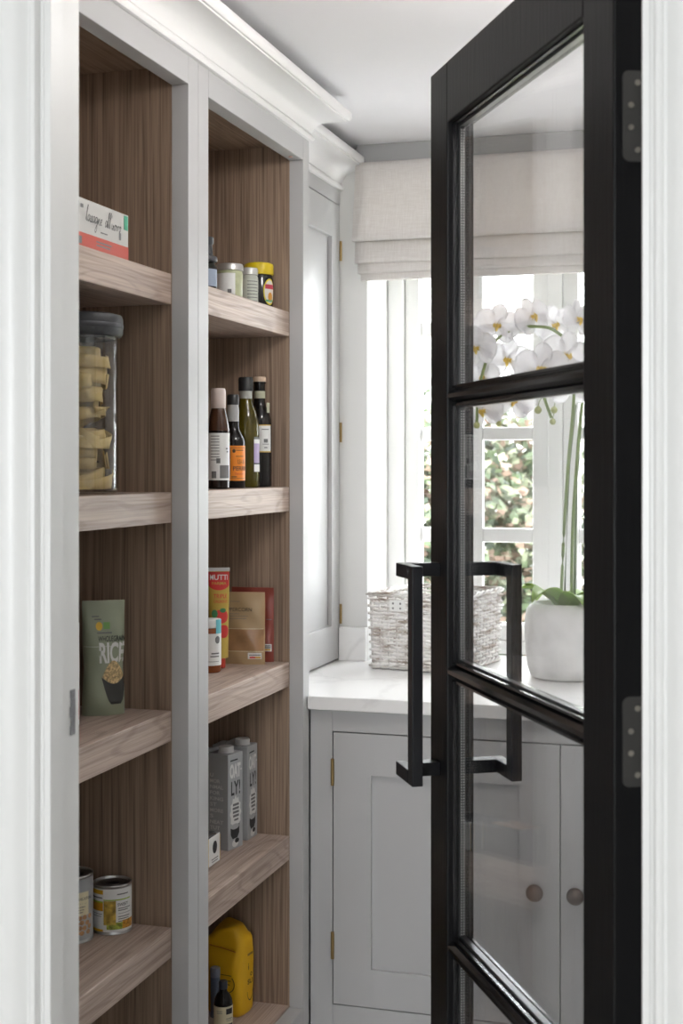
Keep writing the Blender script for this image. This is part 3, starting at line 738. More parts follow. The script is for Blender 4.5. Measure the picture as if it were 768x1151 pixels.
for k in range(7):                                # lowest first
    nest = MB()
    for j in range(3):
        r0 = rnd.uniform(.020, .047); a0 = rnd.uniform(0, 6.28); tx = rnd.uniform(-.9, .9); ty = rnd.uniform(-.9, .9); zc0 = rnd.uniform(-.005, .006); wd = rnd.uniform(.010, .016); el = rnd.uniform(.7, 1)
        def fn(u, v, r0=r0, a0=a0, tx=tx, ty=ty, zc0=zc0, wd=wd, el=el):
            a = a0 + u * 5.2; rr = r0 + .004 * math.sin(3 * a)
            x, y = rr * math.cos(a), rr * el * math.sin(a); w = (v - .5) * 2 * wd
            tw = .5 * math.sin(2 * a + a0)
            q = Vector((x * (1 + .15 * w / wd * tw), y * (1 + .15 * w / wd * tw), zc0 + w + (tx * x + ty * y) * .5))
            h = math.hypot(q.x, q.y)
            if h > .050: q.x *= .050 / h; q.y *= .050 / h
            q.z = max(-.0178, min(.0178, q.z)); return q
        nest.grid(fn, 36, 3)
    o = part('pasta_nest', nest, PASTA, None, smooth='all', solid=.0015)
    o.location = (jx, jy, SH[1] + .0265 + k * .0335); o.rotation_euler = (0, 0, k * 1.3)
    tag(o, ('lowest', 'second lowest', 'third lowest', 'middle', 'third highest', 'second highest', 'topmost')[k] + ' nest of ribbon pasta stacked in the tall clear jar', 'pasta', 'pasta nests in the jar')

# --- pouches
def pouch(name, label, X, Y, z, rot, w, h, tb, material, bulge=1.0, pinch=0, top=.0025, cat='pouch'):
    t = thing(name, label, cat, (X, Y, z), rot)
    def fr(u, v, sgn=-1, off=0):
        a = u / w + .5; b = v / h
        th = (tb * .5 * (1 - b) ** .55 * (1 - .25 * b) + top * .5 + tb * .12 * math.sin(PI * b) * bulge)
        e = max(0, 1 - (2 * a - 1) ** 2) ** .5
        pn = 1 - pinch * math.exp(-((b - .42) / .18) ** 2)
        foot = .0 if b > .12 else (1 - b / .12) * .35
        y = sgn * (th * (e * (1 - foot) + .02) + off) + .0012 * math.sin(14 * b + 9 * a)
        return Vector((u * pn, y, v))
    mb = MB(); nu, nv = 16, 20
    mb.grid(lambda a, b: fr((a - .5) * w, b * h), nu, nv); n1 = len(mb.v)
    mb.grid(lambda a, b: fr((.5 - a) * w, b * h, 1), nu, nv)
    W_ = nu + 1
    mb.f.append(tuple(range(0, nu + 1)) + tuple(n1 + i for i in range(0, nu + 1)))
    mb.f.append(tuple(nv * W_ + i for i in range(nu, -1, -1)) + tuple(n1 + nv * W_ + i for i in range(nu, -1, -1)))
    for j in range(nv):
        mb.f.append((j * W_, (j + 1) * W_, n1 + (j + 1) * W_ + nu, n1 + j * W_ + nu)); mb.f.append((j * W_ + nu, n1 + j * W_, n1 + (j + 1) * W_, (j + 1) * W_ + nu))
    part('bag', mb, material, t, smooth=True)
    return t, (lambda u, v: fr(u, v, -1, .0007))
OLIVE = mat('olive_film', (.30, .33, .235), .38, bump=.2, bscale=14)
rp, rf = pouch('rice_pouch', 'olive green stand-up rice pouch with a bowl pictured on it', -1.112, 2.250, SH[2], R(38), .075, .2, .042, OLIVE, pinch=.07)
text('RICE', rf, -.0115, .0365, .092, .128, flat('print_white', (.72, .72, .70)), rp, bold=.03)
text('WHOLEGRAIN', rf, -.0125, .0365, .1295, .139, INK, rp)
lines('small_print', rf, [(-.014, .012, .1435, .1455), (-.022, -.010, .172, .174), (-.018, -.006, .167, .169)], INKG, rp)
part('badge', disc(rf, -.010, .156, .0058, .0075), flat('badge_yellow', (.75, .48, .05)), rp); patch('badge', rf, -.0025, .0085, .151, .163, flat('badge_green', (.2, .4, .12)), rp, 3, 3)
patch('seam', rf, -.037, .037, .1205, .1215, flat('seam_pale', (.6, .62, .55)), rp, 14, 1)
def bowl_fn(a, b):                            # outline of the printed bowl, bottom to rim
    c = .0145 + .004 * (1 - b); hw = (.009 + .0135 * b ** .6)
    u = c + (a * 2 - 1) * hw
    return rf(u, .020 + b * (.048 - .012 * math.sin(PI * a)))
bowl = part('bowl_picture', MB().grid(bowl_fn, 14, 8), flat('bowl_dark', (.055, .055, .05), .5), rp)
rf2 = lambda u, v: rf(u, v) + Vector((0, -.0005, 0))
part('rice_heap', MB().grid(lambda a, b: rf2(-.0065 + .042 * a, .068 - .012 * math.sin(PI * a) + b * (.012 * math.sin(PI * a) + .028 * math.sin(PI * a) ** .8)), 16, 6), mat('grain_print', (.55, .40, .20), .6, var=.55, vscale=260), bowl)
wp_, _f = pouch('foil_pouch', 'white and red pouch mostly hidden behind the door frame', -1.137, 2.127, SH[2], R(38), .075, .172, .04, flat('white_film', (.7, .7, .69), .35, bump=.2, bscale=20))
patch('red_band', _f, -.036, .036, .01, .06, flat('band_red', (.55, .06, .04), .4), wp_, 10, 4)

# --- shelf 4, first bay: cans
def can(name, label, X, Y, z, r, h, body, rot=0):
    t = thing(name, label, 'can', (X, Y, z), facing(X, Y) + rot, 'cans on the oak shelf')
    part('can_body', MB().lathe([(.0001, .002), (r - .004, .002), (r - .003, 0), (r, .0), (r + .0008, .0015), (r, .004), (r - .0005, .005), (r - .0005, h - .005), (r, h - .004), (r + .0008, h - .0015), (r, h), (r - .0022, h), (r - .003, h - .004), (.0001, h - .004)], 40), TIN, t, smooth=True)
    ends = MB()
    for q in (.4, .62, .8): ends.lathe([(r * q - .001, h - .0038), (r * q, h - .003), (r * q + .001, h - .0038)], 32)
    part('lid_rings', ends, TIN, t, smooth=True)
    patch('label', cyl(r), -PI * r, PI * r, .0055, h - .0055, body, t, 40, 2)
    return t, cyl(r, .0009)
c2, f2 = can('food_can', 'short can with a yellow and white sweetcorn label', -1.109, 2.279, SH[3], .0338, .086, PAPER)
YEL = flat('label_yellow', (.72, .40, .015)); ORG = flat('label_orange', (.60, .27, .01)); LIME = flat('label_lime', (.35, .48, .04))
patch('yellow_stripe', f2, -.05, -.0165, .071, .0785, YEL, c2); patch('orange_block', f2, -.05, -.0165, .042, .056, ORG, c2); patch('lime_stripe', f2, -.05, -.0165, .056, .059, LIME, c2); patch('yellow_stripe', f2, -.05, -.0165, .006, .010, YEL, c2)
patch('picture', f2, -.0155, .006, .018, .060, mat('corn_picture', (.45, .30, .05), .5, var=.7, vscale=90), c2); patch('lime_stripe', f2, -.0155, .036, .0605, .0625, LIME, c2)
patch('leaf_print', f2, -.010, .018, .010, .022, mat('leaf_print', (.32, .36, .05), .5, var=.7, vscale=150), c2); patch('corn_print', f2, .018, .045, .010, .025, mat('corn_print', (.55, .26, .03), .5, var=.6, vscale=200), c2)
text('SWEET', f2, .009, .030, .050, .0555, INK, c2)
lines('small_print', f2, [(.010, .036, .0455, .047), (.010, .030, .042, .0435), (.010, .038, .037, .0377), (.010, .034, .031, .0325), (.010, .032, .027, .0285), (.010, .028, .023, .0245), (-.045, -.018, .036, .037), (-.045, -.02, .032, .033), (-.045, -.018, .064, .066), (.008, .03, .070, .072)], INKG, c2)
c1, f1 = can('food_can', 'taller can with a silver and cream chickpea label', -1.1565, 2.216, SH[3], .037, .115, flat('label_silver', (.42, .44, .46), .35, metal=.3))
patch('cream_panel', f1, .006, .032, .048, .088, CREAM, c1); text('CHICKPEAS', f1, .008, .040, .074, .079, INK, c1)
lines('small_print', f1, [(.009, .028, .068, .0687), (.009, .024, .062, .0635), (.009, .022, .057, .0585), (.009, .02, .053, .0545)], INKG, c1)
CHP = mat('chickpea_print', (.48, .27, .13), .5, var=.4, vscale=160); cm = MB(); rnd = random.Random(5)
for k in range(20):
    d_ = disc(f1, -.012 + (k % 5) * .0105 + rnd.uniform(-.0015, .0015) + .005 * (k // 5 % 2), .018 + (k // 5) * .0085 + rnd.uniform(-.001, .001), .0046, .0042, 10, 1); cm.add(d_.v, d_.f)
for k in range(4):
    d_ = disc(f1, -.002 + rnd.uniform(-.002, .002), .056 + k * .011, .004, .0045, 10, 1); cm.add(d_.v, d_.f)
part('chickpea_picture', cm, CHP, c1)

# --- shelf 1, second bay
def vessel(name, label, cat, X, Y, z, body, bmat, n=32, sq=0, rot=0, group=None):
    t = thing(name, label, cat, (X, Y, z), facing(X, Y) + rot, group)
    part('body', MB().lathe(body, n, sq=sq), bmat, t, smooth=True)
    return t
DARKG = flat('dark_glass', (.008, .006, .005), .08, spec=.35)
gy = 2.598; gx = tanx(231.5) * gy
g = vessel('pepper_grinder', 'small dark spice grinder beside the silver-lidded jar', 'grinder', gx, gy, SH[0], [(.0001, .0005), (.021, .0005), (.022, .003), (.022, .050), (.017, .060), (.016, .064), (.0001, .064)], DARKG)
part('cap', MB().lathe([(.0165, .0605), (.0225, .062), (.0235, .066), (.0225, .071), (.014, .075), (.013, .095), (.0155, .098), (.0155, .110), (.0001, .112)], 28), flat('grinder_cap', (.03, .03, .035), .4), g, smooth=True)
patch('label', cyl(.022), -.02, .03, .012, .046, flat('label_blue_grey', (.25, .30, .38)), g)
HERB = mat('pale_green_sauce', (.42, .44, .27), .35, var=.15, vscale=60)
gy = 2.724; gx = tanx(258) * gy
g = vessel('glass_jar', 'wide jar of pale green sauce with a silver lid', 'jar', gx, gy, SH[0], [(.0001, .0005), (.025, .0005), (.0275, .004), (.0275, .055), (.0255, .060), (.0001, .060)], HERB)
part('lid', MB().lathe([(.0258, .059), (.0285, .0605), (.0285, .071), (.027, .0735), (.0001, .0735)], 32), flat('silver_lid', (.55, .53, .51), .3, metal=.7), g, smooth=True)
patch('label', cyl(.0275), -.06, .012, .006, .053, PAPER, g, 20); patch('mark', cyl(.0275, .0008), -.004, .004, .012, .020, INKG, g, 3, 2)
gy = 2.876; gx = tanx(280) * gy
g = vessel('glass_jar', 'narrow pale jar standing between the silver and yellow lids', 'jar', gx, gy, SH[0], [(.0001, .0005), (.018, .0005), (.0195, .004), (.0195, .066), (.0175, .071), (.0001, .071)], flat('pale_jar', (.50, .52, .45), .3))
part('lid', MB().lathe([(.0178, .0705), (.0195, .0715), (.0195, .084), (.0185, .0865), (.0001, .0865)], 28), flat('cream_lid', (.58, .58, .54), .35, metal=.3), g, smooth=True)
patch('label', cyl(.0195), -.03, .03, .006, .062, flat('jar_label', (.55, .58, .50)), g)
lines('small_print', cyl(.0195, .0008), [(-.004, .022, .056 - i * .007, .0575 - i * .007) for i in range(7)], INKG, g)
gy = 2.933; gx = tanx(291) * gy
g = vessel('spread_jar', 'black spread jar with a yellow lid and an oval label', 'jar', gx, gy, SH[0], [(.0001, .0005), (.027, .0005), (.0310, .006), (.0318, .03), (.0318, .068), (.029, .080), (.0001, .080)], flat('spread_black', (.012, .011, .010), .12))
part('lid', MB().lathe([(.0292, .078), (.0315, .0785), (.0325, .081), (.0325, .0995), (.031, .1025), (.028, .103), (.027, .1045), (.0001, .1045)], 36), flat('lid_yellow', (.68, .50, .01), .4), g, smooth=True)
fo = cyl(.0318)
part('oval_label', disc(fo, .027, .040, .017, .029, 28), flat('oval_yellow', (.72, .60, .03)), g)
fo = cyl(.0318, .0008); part('oval_face', disc(fo, .027, .040, .0145, .0255, 28), flat('oval_cream', (.68, .66, .60)), g)
fo = cyl(.0318, .0011); patch('banner', fo, .014, .040, .046, .056, flat('banner_red', (.5, .05, .08)), g); part('pot_picture', disc(fo, .028, .029, .007, .010, 16), flat('pot_amber', (.55, .25, .03)), g)
patch('green_band', fo, .015, .036, .018, .0225, flat('banner_green', (.1, .35, .16)), g)

# --- shelf 2, second bay: four bottles
Zs = SH[1]
gy = 2.665; gx = tanx(245.5) * gy; GB = 'bottles on the oak shelf'
g = vessel('sauce_bottle', 'brown sauce bottle with a white label and pale flip cap', 'bottle', gx, gy, Zs, [(.0001, .0005), (.020, .0005), (.0225, .003), (.0225, .108), (.0215, .124), (.019, .140), (.0155, .155), (.0135, .163), (.0001, .163)], flat('brown_sauce', (.014, .007, .005), .12, spec=.35), group=GB)
part('shoulder', MB().lathe([(.0228, .118), (.0216, .128), (.0191, .1405), (.0158, .1555), (.0140, .1635)], 32), flat('amber_plastic', (.06, .024, .012), .12), g, smooth=True)
part('cap', MB().lathe([(.0142, .163), (.0150, .164), (.0150, .198), (.0135, .2035), (.0001, .2045)], 28), flat('pale_cap', (.62, .52, .48), .35), g, smooth=True)
patch('label', cyl(.0225), -.034, .033, .018, .113, PAPER, g, 20)
fl2 = cyl(.0225, .0008); patch('barcode', fl2, .003, .026, .022, .048, INKG, g); patch('barcode', fl2, -.014, -.004, .022, .036, INKG, g)
lines('small_print', fl2, [(-.016, .002, .106 - i * .006, .1075 - i * .006) for i in range(9)] + [(.016, .021, .080, .083), (.018, .022, .074, .077), (-.004, .004, .052, .062)], INKG, g)
gy = 2.772; gx = tanx(262) * gy
g = vessel('sauce_bottle', 'small dark sauce bottle with an orange label and black cap', 'bottle', gx, gy, Zs, [(.0001, .0005), (.0235, .0005), (.0255, .003), (.0255, .094), (.0245, .102), (.020, .112), (.0145, .121), (.0128, .130), (.0126, .140), (.0001, .140)], DARKG, group=GB)
part('neck', MB().lathe([(.0128, .140), (.0128, .164), (.0118, .176), (.0112, .1765), (.0112, .141)], 24), flat('clear_neck', (.38, .38, .37), .1), g, smooth=True)
part('cap', MB().lathe([(.0115, .1745), (.0128, .1755), (.0128, .193), (.0112, .1965), (.0001, .197)], 24), flat('cap_black', (.015, .015, .016), .4), g, smooth=True)
ORL = flat('label_bright_orange', (.80, .24, .012), .5); fl2 = cyl(.0255); patch('label', fl2, -.036, .036, .016, .089, ORL, g, 20)
fl2 = cyl(.0255, .0008); DKO = flat('print_brown', (.10, .06, .02))
lines('border', fl2, [(-.006, -.005, .02, .085), (-.006, .03, .020, .021), (-.006, .03, .084, .085)], DKO, g)
text('LEA &', fl2, .010, .026, .051, .060, DKO, g, bold=.005); text('PERRINS', fl2, .0, .044, .037, .046, INK, g, bold=.012); text('Sauce', fl2, .004, .024, .0285, .033, flat('print_red', (.5, .08, .02)), g)
part('crest', disc(fl2, .002, .078, .0035, .004), DKO, g); lines('small_print', fl2, [(-.003, .008, .023, .025), (.006, .024, .066, .0675), (.006, .024, .0785, .080)], DKO, g)
gy = 2.865; gx = tanx(276.5) * gy
g = vessel('oil_bottle', 'tall square olive oil bottle with a black cap and lilac label', 'bottle', gx, gy, Zs, [(.0001, .0005), (.027, .0005), (.0290, .004), (.0290, .125), (.0275, .142), (.0225, .164), (.016, .180), (.0138, .192), (.0001, .192)], flat('olive_oil', (.060, .046, .003), .06, spec=.4), n=40, group=GB)
part('neck', MB().lathe([(.0138, .192), (.0136, .210), (.0128, .2105), (.0001, .2105)], 24), flat('neck_glass', (.34, .34, .31), .1), g, smooth=True)
part('cap', MB().lathe([(.0138, .2085), (.0158, .209), (.0164, .212), (.0160, .215), (.0162, .234), (.0145, .2385), (.0001, .239)], 28), flat('cap_black', (.015, .015, .016), .4), g, smooth=True)
fl2 = cyl(.0290); patch('label', fl2, .0185, .048, .034, .104, flat('label_lilac', (.42, .33, .52)), g); fl3 = cyl(.0290, .0008)
patch('label_stripe', fl3, .0185, .048, .104, .109, INKG, g); patch('label_stripe', fl3, .0185, .048, .034, .050, PAPER, g); patch('label_stripe', fl3, .0185, .048, .050, .053, INK, g); patch('label_stripe', fl3, .0185, .048, .095, .104, PAPER, g)
gy = 2.939; gx = tanx(292) * gy
g = vessel('vinegar_bottle', 'black bottle with a cork-coloured stopper and white label', 'bottle', gx, gy, Zs, [(.0001, .0005), (.024, .0005), (.0262, .003), (.0262, .140), (.0255, .150), (.021, .164), (.0145, .178), (.0120, .190), (.0120, .228), (.0135, .229), (.0135, .233), (.0001, .233)], DARKG, group=GB)
part('stopper', MB().lathe([(.0136, .2325), (.0142, .233), (.0142, .242), (.0130, .2435), (.0001, .2435)], 28), flat('cork_top', (.56, .42, .31), .6), g, smooth=True)
patch('label', cyl(.0262), -.022, .030, .078, .136, PAPER, g, 18); lines('label_edge', cyl(.0262, .0008), [(-.022, .030, .0765, .079), (-.022, .030, .135, .1375)], flat('gold_edge', (.55, .38, .10), .4, metal=.5), g)
patch('neck_label', cyl(.0122), -.016, .018, .196, .212, flat('neck_paper', (.44, .44, .32)), g); patch('seal_strip', cyl(.0190, .004), .014, .024, .164, .186, flat('neck_paper', (.44, .44, .32)), g, 3, 4)
lines('small_print', cyl(.0262, .0008), [(.004, .022, .126, .128), (.009, .019, .098, .106), (.006, .022, .094, .0952), (.010, .018, .086, .088)], INKG, g)

# --- shelf 3, second bay
gy = 2.776; gx = tanx(236.5) * gy
g = vessel('sauce_jar', 'small red sauce jar with a white label and teal seal strip', 'jar', gx, gy, SH[2], [(.0001, .0005), (.020, .0005), (.0228, .004), (.0228, .088), (.020, .095), (.0001, .095)], flat('red_sauce', (.25, .07, .02), .12))
part('lid', MB().lathe([(.0202, .094), (.0228, .0955), (.0228, .110), (.021, .1125), (.0001, .1125)], 30), PAPER, g, smooth=True)
patch('label', cyl(.0228), -.036, .034, .016, .083, PAPER, g, 18); patch('seal_strip', cyl(.0228, .0009), .012, .030, .083, .1127, flat('teal_seal', (.12, .42, .48)), g, 4, 4)
part('emblem', disc(cyl(.0228, .0009), .016, .070, .006, .008), INKG, g); lines('small_print', cyl(.0228, .0009), [(.002, .020, .040, .043), (.0, .020, .034, .0365), (-.01, .02, .024, .025)], INKG, g)
gy = 2.836; gx = tanx(246) * gy
tb = thing('tomato_tube', 'standing metal tube of tomato paste, gold and red with a flat crimped end', 'tube', (gx, gy, SH[2]), facing(gx, gy))
part('cap', MB().lathe([(.0001, .0005), (.013, .0005), (.0145, .002), (.0145, .020), (.012, .0225), (.0001, .0225)], 24), flat('cap_red', (.55, .05, .03), .35), tb, smooth=True)
def tf_(u, v, off=0):
    b = (v - .023) / .187; w = .0205 + .0025 * b; th = .0175 * (1 - b) ** .8 + .0012
    a = max(-PI, min(PI, u / .0225))
    return Vector((w * math.sin(a * PI / 2 / 1.6), -(th + off) * math.cos(a * PI / 2 / 1.6), v))
mb = MB()
def tubefn(u, v):
    b = v; a = u * 2 * PI; w = .0205 + .0025 * b; th = .0175 * (1 - b) ** .8 + .0012
    return Vector((w * math.sin(a), -th * math.cos(a), .023 + .187 * b))
mb.grid(tubefn, 36, 12); mb.f.append(tuple(range(36)))
GOLD = flat('tube_gold', (.52, .38, .07), .35, metal=.2)
part('tube_body', mb, GOLD, tb, smooth=True)
part('crimp', MB().box(-.0236, .0236, -.0016, .0016, .2085, .2165), flat('crimp_silver', (.6, .6, .6), .35, metal=.8), tb, .0004)
ft = lambda u, v: tf_(u, v, .0006); ft2 = lambda u, v: tf_(u, v, .0011)
RED = flat('print_strong_red', (.60, .035, .03), .4); PW = flat('print_white', (.72, .72, .70))
patch('red_panel', ft, -.034, .034, .180, .2075, RED, tb); part('red_curve', MB().grid(lambda a, b: ft(-.034 + .068 * a, .181 - b * (.013 * math.sin(PI * a))), 16, 3), RED, tb)
text('MUTTI', ft2, -.0225, .0225, .190, .2015, PW, tb, bold=.02); text('PARMA', ft2, -.016, .018, .180, .186, GOLD, tb)
text('TRIPLE', ft, -.012, .020, .151, .160, RED, tb, bold=.01); text('CONCENTRATE', ft, -.012, .021, .141, .147, RED, tb)
part('tomato_picture', disc(ft, .006, .112, .019, .015), RED, tb); part('tomato_picture', disc(ft, .012, .080, .017, .014), RED, tb)
part('leaf_picture', disc(ft2, -.010, .118, .008, .009, 10), flat('print_green', (.06, .25, .10)), tb)
part('leaf_picture', disc(ft2, .010, .125, .008, .005, 10), flat('print_green', (.06, .25, .10)), tb)
gy = 2.912; gx = tanx(274) * gy
KRAFT = mat('kraft_film', (.40, .28, .15), .4, bump=.25, bscale=16)
kp, kf = pouch('sauce_pouch', 'tan peppercorn sauce pouch with a see-through panel', gx, gy, SH[2], R(8), .096, .158, .024, KRAFT, bulge=.5)
text('PEPPERCORN', kf, -.046, .020, .116, .124, INK, kp, bold=.0)
patch('panel', kf, -.046, .046, .030, .078, mat('pepper_panel', (.34, .19, .09), .3, var=.25, vscale=25), kp, 14, 5)
patch('panel_edge', lambda u, v: kf(u, v) + Vector((0, -.0004, 0)), -.046, .046, .0775, .0787, CREAM, kp, 14, 1); patch('panel_edge', lambda u, v: kf(u, v) + Vector((0, -.0004, 0)), -.046, .046, .0285, .0297, CREAM, kp, 14, 1)
patch('nutrition_mark', kf, .012, .042, .012, .026, PAPER, kp, 6, 2); k2 = lambda u, v: kf(u, v) + Vector((0, -.0005, 0))
lines('small_print', k2, [(-.03, -.008, .137, .138), (-.03, -.008, .110, .111), (-.03, .012, .105, .106), (-.03, .008, .100, .101), (.015, .040, .020, .022)], INKG, kp); patch('nutrition_bar', k2, .016, .028, .014, .0175, RED, kp, 3, 1); patch('nutrition_bar', k2, .028, .040, .014, .0175, YEL, kp, 3, 1)
gy = 2.9555; gx = tanx(284) * gy
rd, rdf = pouch('sauce_pouch', 'dark red sauce pouch behind the tan pouch', gx, gy, SH[2], R(2), .099, .165, .013, mat('brick_red_film', (.24, .045, .028), .4, bump=.25, bscale=16), bulge=.3)
patch('nutrition_mark', rdf, .020, .046, .024, .040, PAPER, rd, 6, 2); r2 = lambda u, v: rdf(u, v) + Vector((0, -.0004, 0)); patch('nutrition_bar', r2, .022, .044, .026, .029, YEL, rd, 5, 1)
lines('small_print', r2, [(.034, .046, .094, .0955), (.022, .044, .031, .0335), (.022, .044, .035, .0375)], INKG, rd)

# --- shelf 4, second bay: drink cartons, coffee, yellow pack
CART = mat('grey_carton', (.40, .41, .42), .45)
def carton(label, cx, cy, rot):
    lx = Vector((math.cos(R(rot)), math.sin(R(rot)), 0)); ly = Vector((-lx.y, lx.x, 0))
    w, d, h = .056, .085, .205
    base = Vector((cx, cy, SH[3])) + lx * (w / 2) + ly * (d / 2)
    t = thing('drink_carton', label, 'carton', base, R(rot), 'oat drink cartons')
    part('carton_body', MB().box(-w / 2, w / 2, -d / 2, d / 2, 0, h), CART, t, .0015)
    part('top_seam', MB().box(-w / 2 + .002, w / 2 - .002, .010, .012, h, h + .007), CART, t)
    cp_ = part('cap', MB().lathe([(.0001, .013), (.0150, .013), (.0163, .0115), (.0163, .002), (.0175, .001), (.0175, 0)], 28).map(lambda v: Vector((v.x, v.y - .018, v.z + h))), flat('cap_white', (.68, .67, .66), .4), t, smooth=True)
    fn = flatf(-d / 2)
    PWH = flat('print_white', (.72, .72, .70))
    text('OAT', fn, -.022, .019, .152, .183, PWH, t, bold=.045); text('-', fn, .0185, .023, .166, .169, PWH, t)
    text('LY!', fn, -.017, .017, .115, .146, INK, t, bold=.02); lines('small_print', fn, [(-.02, .008, .189, .192)], INK, t)
    pts = [(.02 + .0018 * (-1) ** k) for k in range(24)]
    bl = [(-.0 + (p) * math.cos(2 * PI * k / 24), .076 + (p * 1.75) * math.sin(2 * PI * k / 24)) for k, p in enumerate(pts)]
    bl_ = part('speech_blob', MB().add([fn(0, .076)] + [fn(a, b) for a, b in bl], [(0, 1 + k, 1 + (k + 1) % 24) for k in range(24)]), PWH, t)
    fn2 = flatf(-d / 2, .0008); lines('blob_print', fn2, [(-.011, .012, .092, .097), (-.012, .012, .084, .089), (-.011, .012, .076, .081), (-.010, .012, .068, .073), (-.006, .010, .060, .064)], INKG, bl_)
    cup = [(-.020, .046), (.014, .052), (.013, .032), (.006, .023), (-.012, .022), (-.019, .032)]
    cu_ = part('cup_picture', MB().add([fn2(a, b) for a, b in cup], [tuple(range(6))]), INK, t); part('cup_rim', disc(flatf(-d / 2, .0011), -.003, .048, .0155, .006), CART, cu_)
    part('spill_picture', disc(fn2, -.002, .012, .012, .008), PWH, t); part('cup_foot', disc(flatf(-d / 2, .0012), .004, .017, .008, .005), INK, t)
    # lettering down the broad side
    sf = lambda u, v: Vector((-w / 2 - .0004, -u, v))
    for k, s in enumerate(('U', 'MOR', 'NMAL', 'FOR', 'KING', 'ST', 'MORE', 'S', 'NEAT', 'TUT')):
        text(s, sf, -.004, -.004 + .0085 * len(s), .155 - k * .0125, .163 - k * .0125, PWH, t, bold=.02)
    return t
carton('grey oat drink carton with a white cap, standing beside the black and white pack', -1.096, 2.809, 77)
carton('grey oat drink carton with a white cap, against the side panel', -1.086, 2.902, 88)
FILM = mat('black_gloss_film', (.018, .018, .022), .12, coat=.6, bump=.35, bscale=26)
ck = thing('coffee_pack', 'low black glossy pack with a white label and gold edges', 'pack', (-1.117, 2.598, SH[3]), R(90))
def softbox(w, d, h, pw=5, n=10):
    mb = MB()
    def sp(a, p): return math.copysign(abs(a) ** (2 / p), a)
    nu, nv = 36, 18
    for j in range(nv + 1):
        t_ = -PI / 2 + PI * j / nv
        for i in range(nu):
            a = 2 * PI * i / nu
            mb.v.append((w / 2 * sp(math.cos(t_), pw) * sp(math.cos(a), pw), d / 2 * sp(math.cos(t_), pw) * sp(math.sin(a), pw), h / 2 + h / 2 * sp(math.sin(t_), pw)))
    for j in range(nv):
        for i in range(nu): mb.f.append((j * nu + i, j * nu + (i + 1) % nu, (j + 1) * nu + (i + 1) % nu, (j + 1) * nu + i))
    return mb
part('wrap', softbox(.27, .07, .070, 7), FILM, ck, smooth='all')
ef = flatf(-.0352); patch('label', ef, .066, .126, .006, .064, PAPER, ck); patch('gold_edge', ef, .063, .066, .006, .064, flat('gold_print', (.6, .38, .06), .35, metal=.4), ck, 2, 2); patch('gold_edge', ef, .126, .129, .008, .060, flat('gold_print', (.6, .38, .06), .35, metal=.4), ck, 2, 2)
part('emblem', disc(flatf(-.0352, .0008), .098, .040, .012, .013), INK, ck); lines('small_print', flatf(-.0352, .0008), [(.080, .116, .016, .018), (.082, .114, .011, .013)], INKG, ck)
patch('orange_stripe', lambda u, v: Vector((u, v, .0704)), -.06, .02, -.024, .0, flat('stripe_orange', (.55, .2, .03), .3), ck, 2, 2)
o = part('noodle_pack', softbox(.028, .11, .205, 9), flat('pack_yellow', (.72, .62, .25), .5), None, smooth='all'); o.location = (-1.085, 2.432, SH[3]); tag(o, 'slim pale yellow pack standing behind the shelf stile, beside the black pack', 'pack')

# --- bottom shelf, second bay
FLOUR = mat('yellow_paper', (.80, .45, .008), .5, bump=.5, bscale=22)
fb = thing('flour_bag', 'bright yellow paper bag with a folded top and black print', 'bag', (-1.128, 2.9045, SH[4]), R(82))
def bag(n=12):
    mb = MB(); w, d, h = .074, .088, .188; nu, nv = 40, 26
    for j in range(nv + 1):
        b = j / nv; z = h * b
        for i in range(nu):
            a = 2 * PI * i / nu
            q = 5 if b < .82 else 5 - 2 * (b - .82) / .18
            cx, sx = math.copysign(abs(math.cos(a)) ** (2 / q), math.cos(a)), math.copysign(abs(math.sin(a)) ** (2 / q), math.sin(a))
            gr = 1 - .10 * (1 - min(1, b / .06)) ** 2; tp = 1 if b < .84 else 1 - .42 * ((b - .84) / .16) ** 1.5
            wob = 1 + .018 * math.sin(3 * a + 9 * b) + .012 * math.sin(7 * a - 15 * b)
            mb.v.append((w / 2 * cx * gr * wob * (1 if b < .84 else 1 - .08 * (b - .84) / .16), d / 2 * sx * gr * tp * wob, z + (.006 * math.sin(2 * a) if b > .9 else 0)))
    for j in range(nv):
        for i in range(nu): mb.f.append((j * nu + i, j * nu + (i + 1) % nu, (j + 1) * nu + (i + 1) % nu, (j + 1) * nu + i))
    mb.f.append(tuple(range(nu - 1, -1, -1))); mb.f.append(tuple(nv * nu + i for i in range(nu)))
    return mb
part('bag_body', bag(), FLOUR, fb, smooth='all')
fbf = flatf(-.0462); BRN = flat('print_dark', (.04, .03, .01))
text('SU', fbf, -.006, .016, .064, .075, BRN, fb, bold=.02); text('o', fbf, .006, .015, .080, .089, BRN, fb); text('i', fbf, -.003, .0, .096, .110, BRN, fb)
lines('small_print', fbf, [(-.006, .018, .127, .132)], flat('print_faded', (.25, .15, .02)), fb)
mb = MB()
for k in range(24):
    a, b = 2 * PI * k / 24, 2 * PI * (k + 1) / 24
    if k < 12: continue
    mb.add([fbf(.005 + r_ * .013 * math.cos(q), .050 + r_ * .022 * math.sin(q)) for q in (a, b) for r_ in (1, .9)], [(0, 1, 3, 2)])
part('ring_mark', mb, BRN, fb)
sdf = lambda u, v: Vector((-.0385, -u, v)); mb = MB()
for k in range(18):
    a, b = -2.6 + .19 * k, -2.6 + .19 * (k + 1)
    mb.add([sdf(.012 + r_ * .020 * math.cos(q), .072 + r_ * .020 * math.sin(q)) for q in (a, b) for r_ in (1, .9)], [(0, 1, 3, 2)])
part('ring_mark', mb, BRN, fb); lines('small_print', sdf, [(.002, .022, .078, .080), (.002, .020, .070, .072), (-.002, .024, .090, .0915)], BRN, fb)
